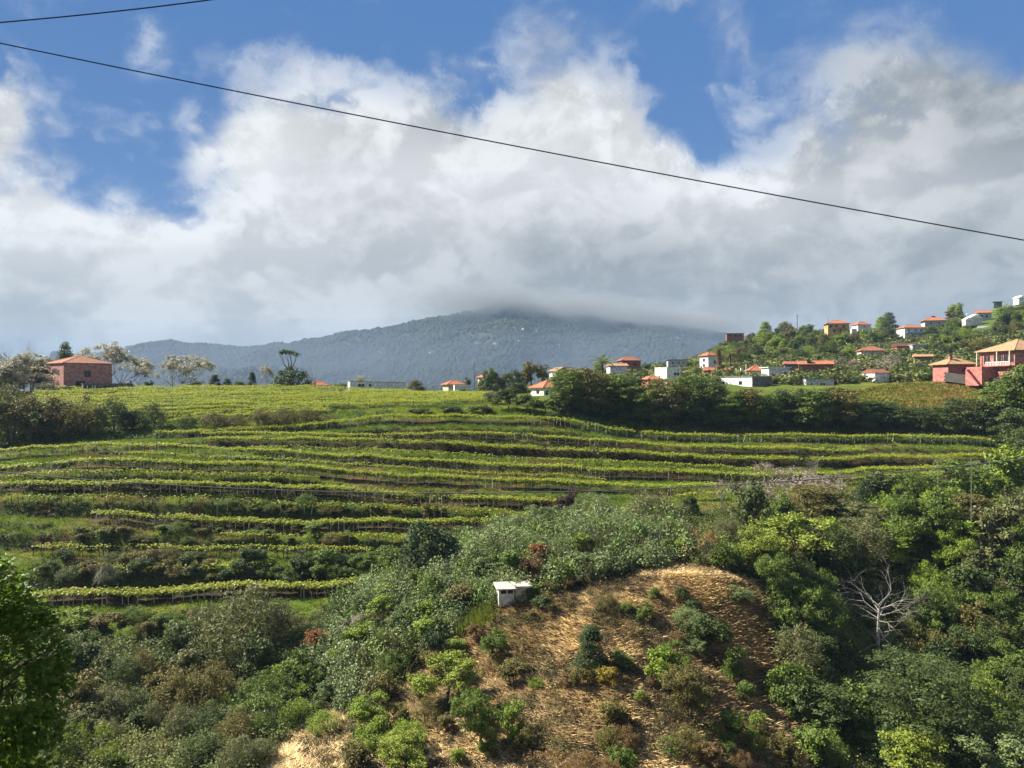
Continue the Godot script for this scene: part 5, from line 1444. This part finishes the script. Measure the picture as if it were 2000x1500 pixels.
		part("roof", roof_mesh(11, 9, 3.0, 0.6, "hip"), M["old_tile"], far_, Vector3(0, 8.0, 0))
	# retaining and garden walls on the hillside
	for q in [[1835, 656, 420, 18.0, "long low grey retaining wall beneath the wide orange roof"], [1895, 662, 392, 9.0, "short grey retaining wall below the pale lilac house"], [1655, 690, 330, 7.0, "low pale garden wall left of the pillared veranda"], [1345, 726, 290, 12.0, "low grey garden wall above the white box-shaped house"], [1705, 745, 240, 8.0, "low wall at the foot of the bright white gabled outbuilding"]]:
		var w := thing("garden_wall", q[4], "wall", at_depth(q[0], q[2]), deg_to_rad(8.0))
		part("wall_body", box(Vector3(q[3], 2.2, 0.4)), M["stone_wall"] if q[0] > 1800 else M["concrete_wall"], w, Vector3(0, 0.5, 0))
		part("coping", box(Vector3(q[3] + 0.2, 0.16, 0.6)), M["blue_grey_wall"], w, Vector3(0, 1.68, 0))
	# the two red houses at the right
	o = house("small_red_house", "small red house with a pale hipped roof and a tall capped chimney above the meadow", 1862, 738, 226, 8.4, 7.6, 4.1, 34, "red_wall", "pale_tile", "hip", 2.1, [[0, 0.1, 2.4, 1.0, 1.0]], "red_trim", 0.9)
	chimney(o, Vector3(-1.9, 4.5, 1.4), Vector3(0.8, 2.6, 0.8), "red_wall")
	o = house("large_red_house", "large red two-storey house with a broad tile roof cut by the right edge", 1986, 752, 212, 12.5, 13.6, 9.9, 40, "red_wall", "pale_tile", "hip", 3.4,
		[[1, -0.34, 7.6, 0.9, 2.2], [1, -0.24, 7.6, 0.9, 2.2], [1, 0.02, 7.7, 2.8, 2.0], [1, 0.25, 7.7, 1.4, 2.0], [1, 0.41, 7.7, 1.3, 2.0], [0, -0.3, 2.8, 1.5, 1.3], [0, -0.02, 2.8, 1.2, 1.6], [0, 0.2, 2.8, 1.2, 1.6], [0, 0.1, 7.4, 1.2, 1.6]], "dark_trim", 1.1)
	part("balcony", box(Vector3(1.5, 0.25, 9.4)), M["red_wall"], o, Vector3(-7.0, 5.6, 1.8))
	for k in 15: part("baluster", box(Vector3(0.12, 1.0, 0.12)), M["white_trim"], o, Vector3(-7.6, 6.2, -2.6 + k * 0.63))
	part("handrail", box(Vector3(0.2, 0.12, 9.4)), M["white_trim"], o, Vector3(-7.6, 6.76, 1.8))
	for z in [-6.4, 1.6, 6.4]: part("balcony_post", box(Vector3(0.28, 4.2, 0.28)), M["cream_wall"], o, Vector3(-7.55, 7.8, z))
	part("stair_wing", box(Vector3(4.6, 5.6, 6.4)), M["red_wall"], o, Vector3(-8.55, 2.6, -3.4))
	var sv := PackedVector3Array()
	for k in 9:                              # a flight of steps up the wing's front
		var m := box(Vector3(0.9, 0.5 + k * 0.55, 0.6))
		part("step", m, M["red_wall"], o, Vector3(-11.35, (0.5 + k * 0.55) / 2.0 - 0.2, -0.6 - k * 0.6))
	# dry stone wall below the red houses, course by course
	var wall_ := thing("stone_wall", "long dark stone wall running below the two red houses", "wall", at_depth(1900, 219))
	var a := at_depth(1846, 223)
	var b := at_depth(1962, 208)
	a.y = (750.0 - 737.0) / F * 223
	b.y = (750.0 - 752.0) / F * 208
	var along := (b - a)
	var dir := Vector3(along.x, 0, along.z).normalized()
	var n := 34
	var stones := [box(Vector3(0.62, 0.56, 0.5)), box(Vector3(0.54, 0.5, 0.56)), box(Vector3(0.66, 0.6, 0.46))]
	for i in n:
		for c in 5:
			var at := a + along * ((i + 0.5 * (c % 2)) / n) + Vector3(0, c * 0.56 - 0.9, 0)
			var s := part("stone", stones[rng.randi() % 3], M["stone_wall"], wall_, at - wall_.position)
			s.rotation.y = atan2(-dir.z, dir.x) + rng.randf_range(-0.05, 0.05)
			s.scale = Vector3(along.length() / n / 0.62 * 1.02, 1.0, 1.0)

func wire(called: String, label: String, pts: Array, d: float, r: float, m: Material, group := ""):
	var v := PackedVector3Array()
	var prev := Vector3.ZERO
	var p0 := Vector3((pts[0][0] - 1000.0) / F * d, (750.0 - pts[0][1]) / F * d, -d)
	# a smooth hanging line through three points
	for i in 61:
		var t := i / 60.0
		var l0: float = (t - 0.5) * (t - 1.0) * 2.0
		var l1: float = t * (1.0 - t) * 4.0
		var l2: float = t * (t - 0.5) * 2.0
		var px: float = pts[0][0] * l0 + pts[1][0] * l1 + pts[2][0] * l2
		var py: float = pts[0][1] * l0 + pts[1][1] * l1 + pts[2][1] * l2
		var q := Vector3((px - 1000.0) / F * d, (750.0 - py) / F * d, -d) - p0
		if i: tube(v, prev, q, r, r, 6)
		prev = q
	var o := part(called, mesh_of(v), m, self, p0)
	tag(o, label, "cable", group)

func pole(px: float, top: float, foot: float, d: float, r: float, m: Material, label: String, arm := 0.0, called := "utility_pole", category := "pole"):
	var p := at_depth(px, d)
	var o := thing(called, label, category, p)
	var tall := (750.0 - top) / F * d - p.y
	var v := PackedVector3Array()
	tube(v, Vector3(0, -0.6, 0), Vector3(0, tall, 0), r, r * 0.75, 7)
	part("shaft", mesh_of(v), m, o)
	part("cap", box(Vector3(r * 2.2, 0.12, r * 2.2)), m, o, Vector3(0, tall, 0))
	if arm > 0.0:
		part("crossarm", box(Vector3(arm, 0.16, 0.16)), m, o, Vector3(0, tall - 0.5, r + 0.08))
		for s in [-0.42, 0.0, 0.42]: part("insulator", box(Vector3(0.14, 0.3, 0.14)), M["white_trim"], o, Vector3(s * arm, tall - 0.26, r + 0.08))

func build_small():
	var black := mat("black_cable", lin(0.012, 0.014, 0.02), 0.6)
	var grey := mat("grey_cable", lin(0.10, 0.105, 0.095), 0.5)
	wire("overhead_cable", "long black overhead cable slanting down across the whole sky", [[-500, -21], [1000, 284], [2500, 556]], 24.0, 0.022, black)
	wire("overhead_cable", "short black overhead cable in the top left corner of the sky", [[-500, 77], [200, 25], [700, -50]], 24.0, 0.022, black)
	wire("low_cable", "pale thin cable sagging low across the vineyard terraces", [[-500, 862], [850, 963], [2200, 870]], 42.0, 0.028, grey)
	pole(1832, 903, 967, 104.0, 0.05, M["pale_pole"], "left of two thin greenish poles at the right end of the vineyard", 0.0, "thin_pole")
	pole(1897, 898, 978, 100.0, 0.055, M["pale_pole"], "right of two thin greenish poles at the right end of the vineyard", 0.0, "thin_pole")
	pole(927, 706, 760, 262.0, 0.14, M["pole_wood"], "dark utility pole beside the white annex on the skyline", 0.7)
	pole(988, 716, 760, 300.0, 0.10, M["pole_wood"], "thin utility pole over the dark round trees", 0.8)
	pole(1557, 615, 650, 500.0, 0.28, M["pole_wood"], "utility pole alone on the ridge against the cloud", 1.6)
	pole(1617, 619, 640, 424.0, 0.08, M["pole_wood"], "thin mast beside the yellow house on the ridge", 0.0, "mast")
	pole(1457, 712, 745, 250.0, 0.12, M["white_trim"], "white post left of the bright orange hipped roof", 0.0, "white_post", "post")
	pole(1487, 714, 745, 244.0, 0.10, M["white_trim"], "white post right of the bright orange hipped roof", 0.0, "white_post", "post")
	pole(1848, 612, 640, 430.0, 0.10, M["pole_wood"], "thin mast right of the wide orange hipped roof on the ridge", 1.2, "mast")
	pole(1888, 612, 640, 398.0, 0.09, M["white_trim"], "pale mast behind the small white arched house", 1.0, "mast")
	pole(424, 975, 1035, 121.5, 0.055, M["pale_pole"], "tall pale pole standing among the stakes of the left terraces", 0.0, "thin_pole")
	# white hut
	var p := spot(1000, 1172, 60.0)
	var o := thing("white_hut", "small white hut with a flat pale roof in the thicket behind the dry spur", "hut", p, deg_to_rad(10))
	o.scale = Vector3(1.10, 0.82, 0.95)
	plaster("weathered_wall", Color(0.66, 0.65, 0.63))
	part("wall", box(Vector3(3.2, 2.6, 2.2)), M["weathered_wall"], o, Vector3(0, 0.7, 0))
	var r := part("roof", box(Vector3(2.1, 0.16, 2.9)), M["pale_plank"] if M.has("pale_plank") else plaster("pale_plank", Color(0.54, 0.52, 0.47)), o, Vector3(-0.86, 2.12, 0.25))
	r.rotation.x = 0.05
	part("roof", box(Vector3(1.95, 0.26, 2.6)), M["pale_plank"], o, Vector3(1.08, 2.16, 0.1))
	part("window", box(Vector3(1.35, 0.62, 0.08)), M["window_glass"], o, Vector3(-0.72, 1.55, 1.09))
	for x in [-1.45, -0.72, 0.0]: part("window_bar", box(Vector3(0.07, 0.7, 0.06)), M["white_trim"], o, Vector3(x, 1.55, 1.15))
	part("door", box(Vector3(0.95, 1.7, 0.06)), M["cream_wall"], o, Vector3(0.86, 0.75, 1.12))
	var pipe := PackedVector3Array()
	tube(pipe, Vector3(0.16, -0.3, 1.2), Vector3(0.16, 2.5, 1.2), 0.07, 0.07, 6)
	part("drainpipe", mesh_of(pipe), M["pole_wood"], o)
	# the reddish barrel under the dark mound
	var q := spot(1866, 962, 60.0)
	o = thing("rusty_barrel", "rust-red barrel lying under the blackish mound between the thin poles", "barrel", q)
	var bv := PackedVector3Array()
	for k in 4: tube(bv, Vector3(0, 0.45, -0.6 + k * 0.3), Vector3(0, 0.45, -0.3 + k * 0.3), [0.42, 0.5, 0.5, 0.46][k], [0.5, 0.5, 0.46, 0.42][k], 12)
	part("drum", mesh_of(bv), mat("rust", lin(0.20, 0.055, 0.035), 0.8), o)
	var lid := CylinderMesh.new()
	lid.top_radius = 0.40
	lid.bottom_radius = 0.40
	lid.height = 0.05
	var l := part("lid", lid, M["dark_trim"], o, Vector3(0, 0.45, 0.61))
	l.rotation.x = PI / 2.0

# ================================================================ the scene
func _ready():
	# ---- camera, sky, sun, exposure
	var cam := Camera3D.new()
	cam.name = "camera"
	cam.fov = rad_to_deg(2.0 * atan(750.0 / F))
	cam.near = 0.1
	cam.far = 12000.0
	add_child(cam)
	cam.current = true
	var env := Environment.new()
	env.background_mode = Environment.BG_SKY
	env.sky = Sky.new()
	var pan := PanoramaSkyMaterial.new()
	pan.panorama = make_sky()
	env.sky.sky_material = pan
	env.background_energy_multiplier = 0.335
	env.tonemap_mode = Environment.TONE_MAPPER_LINEAR
	env.tonemap_exposure = 3.4
	env.fog_enabled = true
	env.fog_density = 0.00008
	env.fog_light_color = Color(0.70, 0.84, 1.0)
	env.volumetric_fog_enabled = true
	env.volumetric_fog_density = 0.0
	env.sdfgi_enabled = true
	env.ssao_enabled = true
	env.ssil_enabled = true
	var we := WorldEnvironment.new()
	we.name = "world"
	we.environment = env
	add_child(we)
	var sun := DirectionalLight3D.new()
	sun.name = "sun"
	sun.light_energy = 1.55
	sun.light_color = Color(1.0, 0.965, 0.90)
	sun.light_angular_distance = 0.5
	sun.shadow_enabled = true
	sun.look_at_from_position(Vector3(-0.695, 0.685, -0.22) * 100.0, Vector3.ZERO)
	add_child(sun)
	# ---- the land
	rng.seed = 20
	rough.seed = 3
	rough.frequency = 0.06
	rough.fractal_octaves = 3
	patch.seed = 9
	patch.frequency = 0.03
	patch.fractal_octaves = 4
	var t0 := Time.get_ticks_msec()
	lay_land()
	build_land()
	build_mountain()
	print("land ", Time.get_ticks_msec() - t0)
	make_kinds()
	print("kinds ", Time.get_ticks_msec() - t0)
	build_vines()
	print("vines ", Time.get_ticks_msec() - t0)
	build_cover()
	print("cover ", Time.get_ticks_msec() - t0)
	build_houses()
	build_trees()
	build_small()
	build_mist()
	print("all ", Time.get_ticks_msec() - t0)
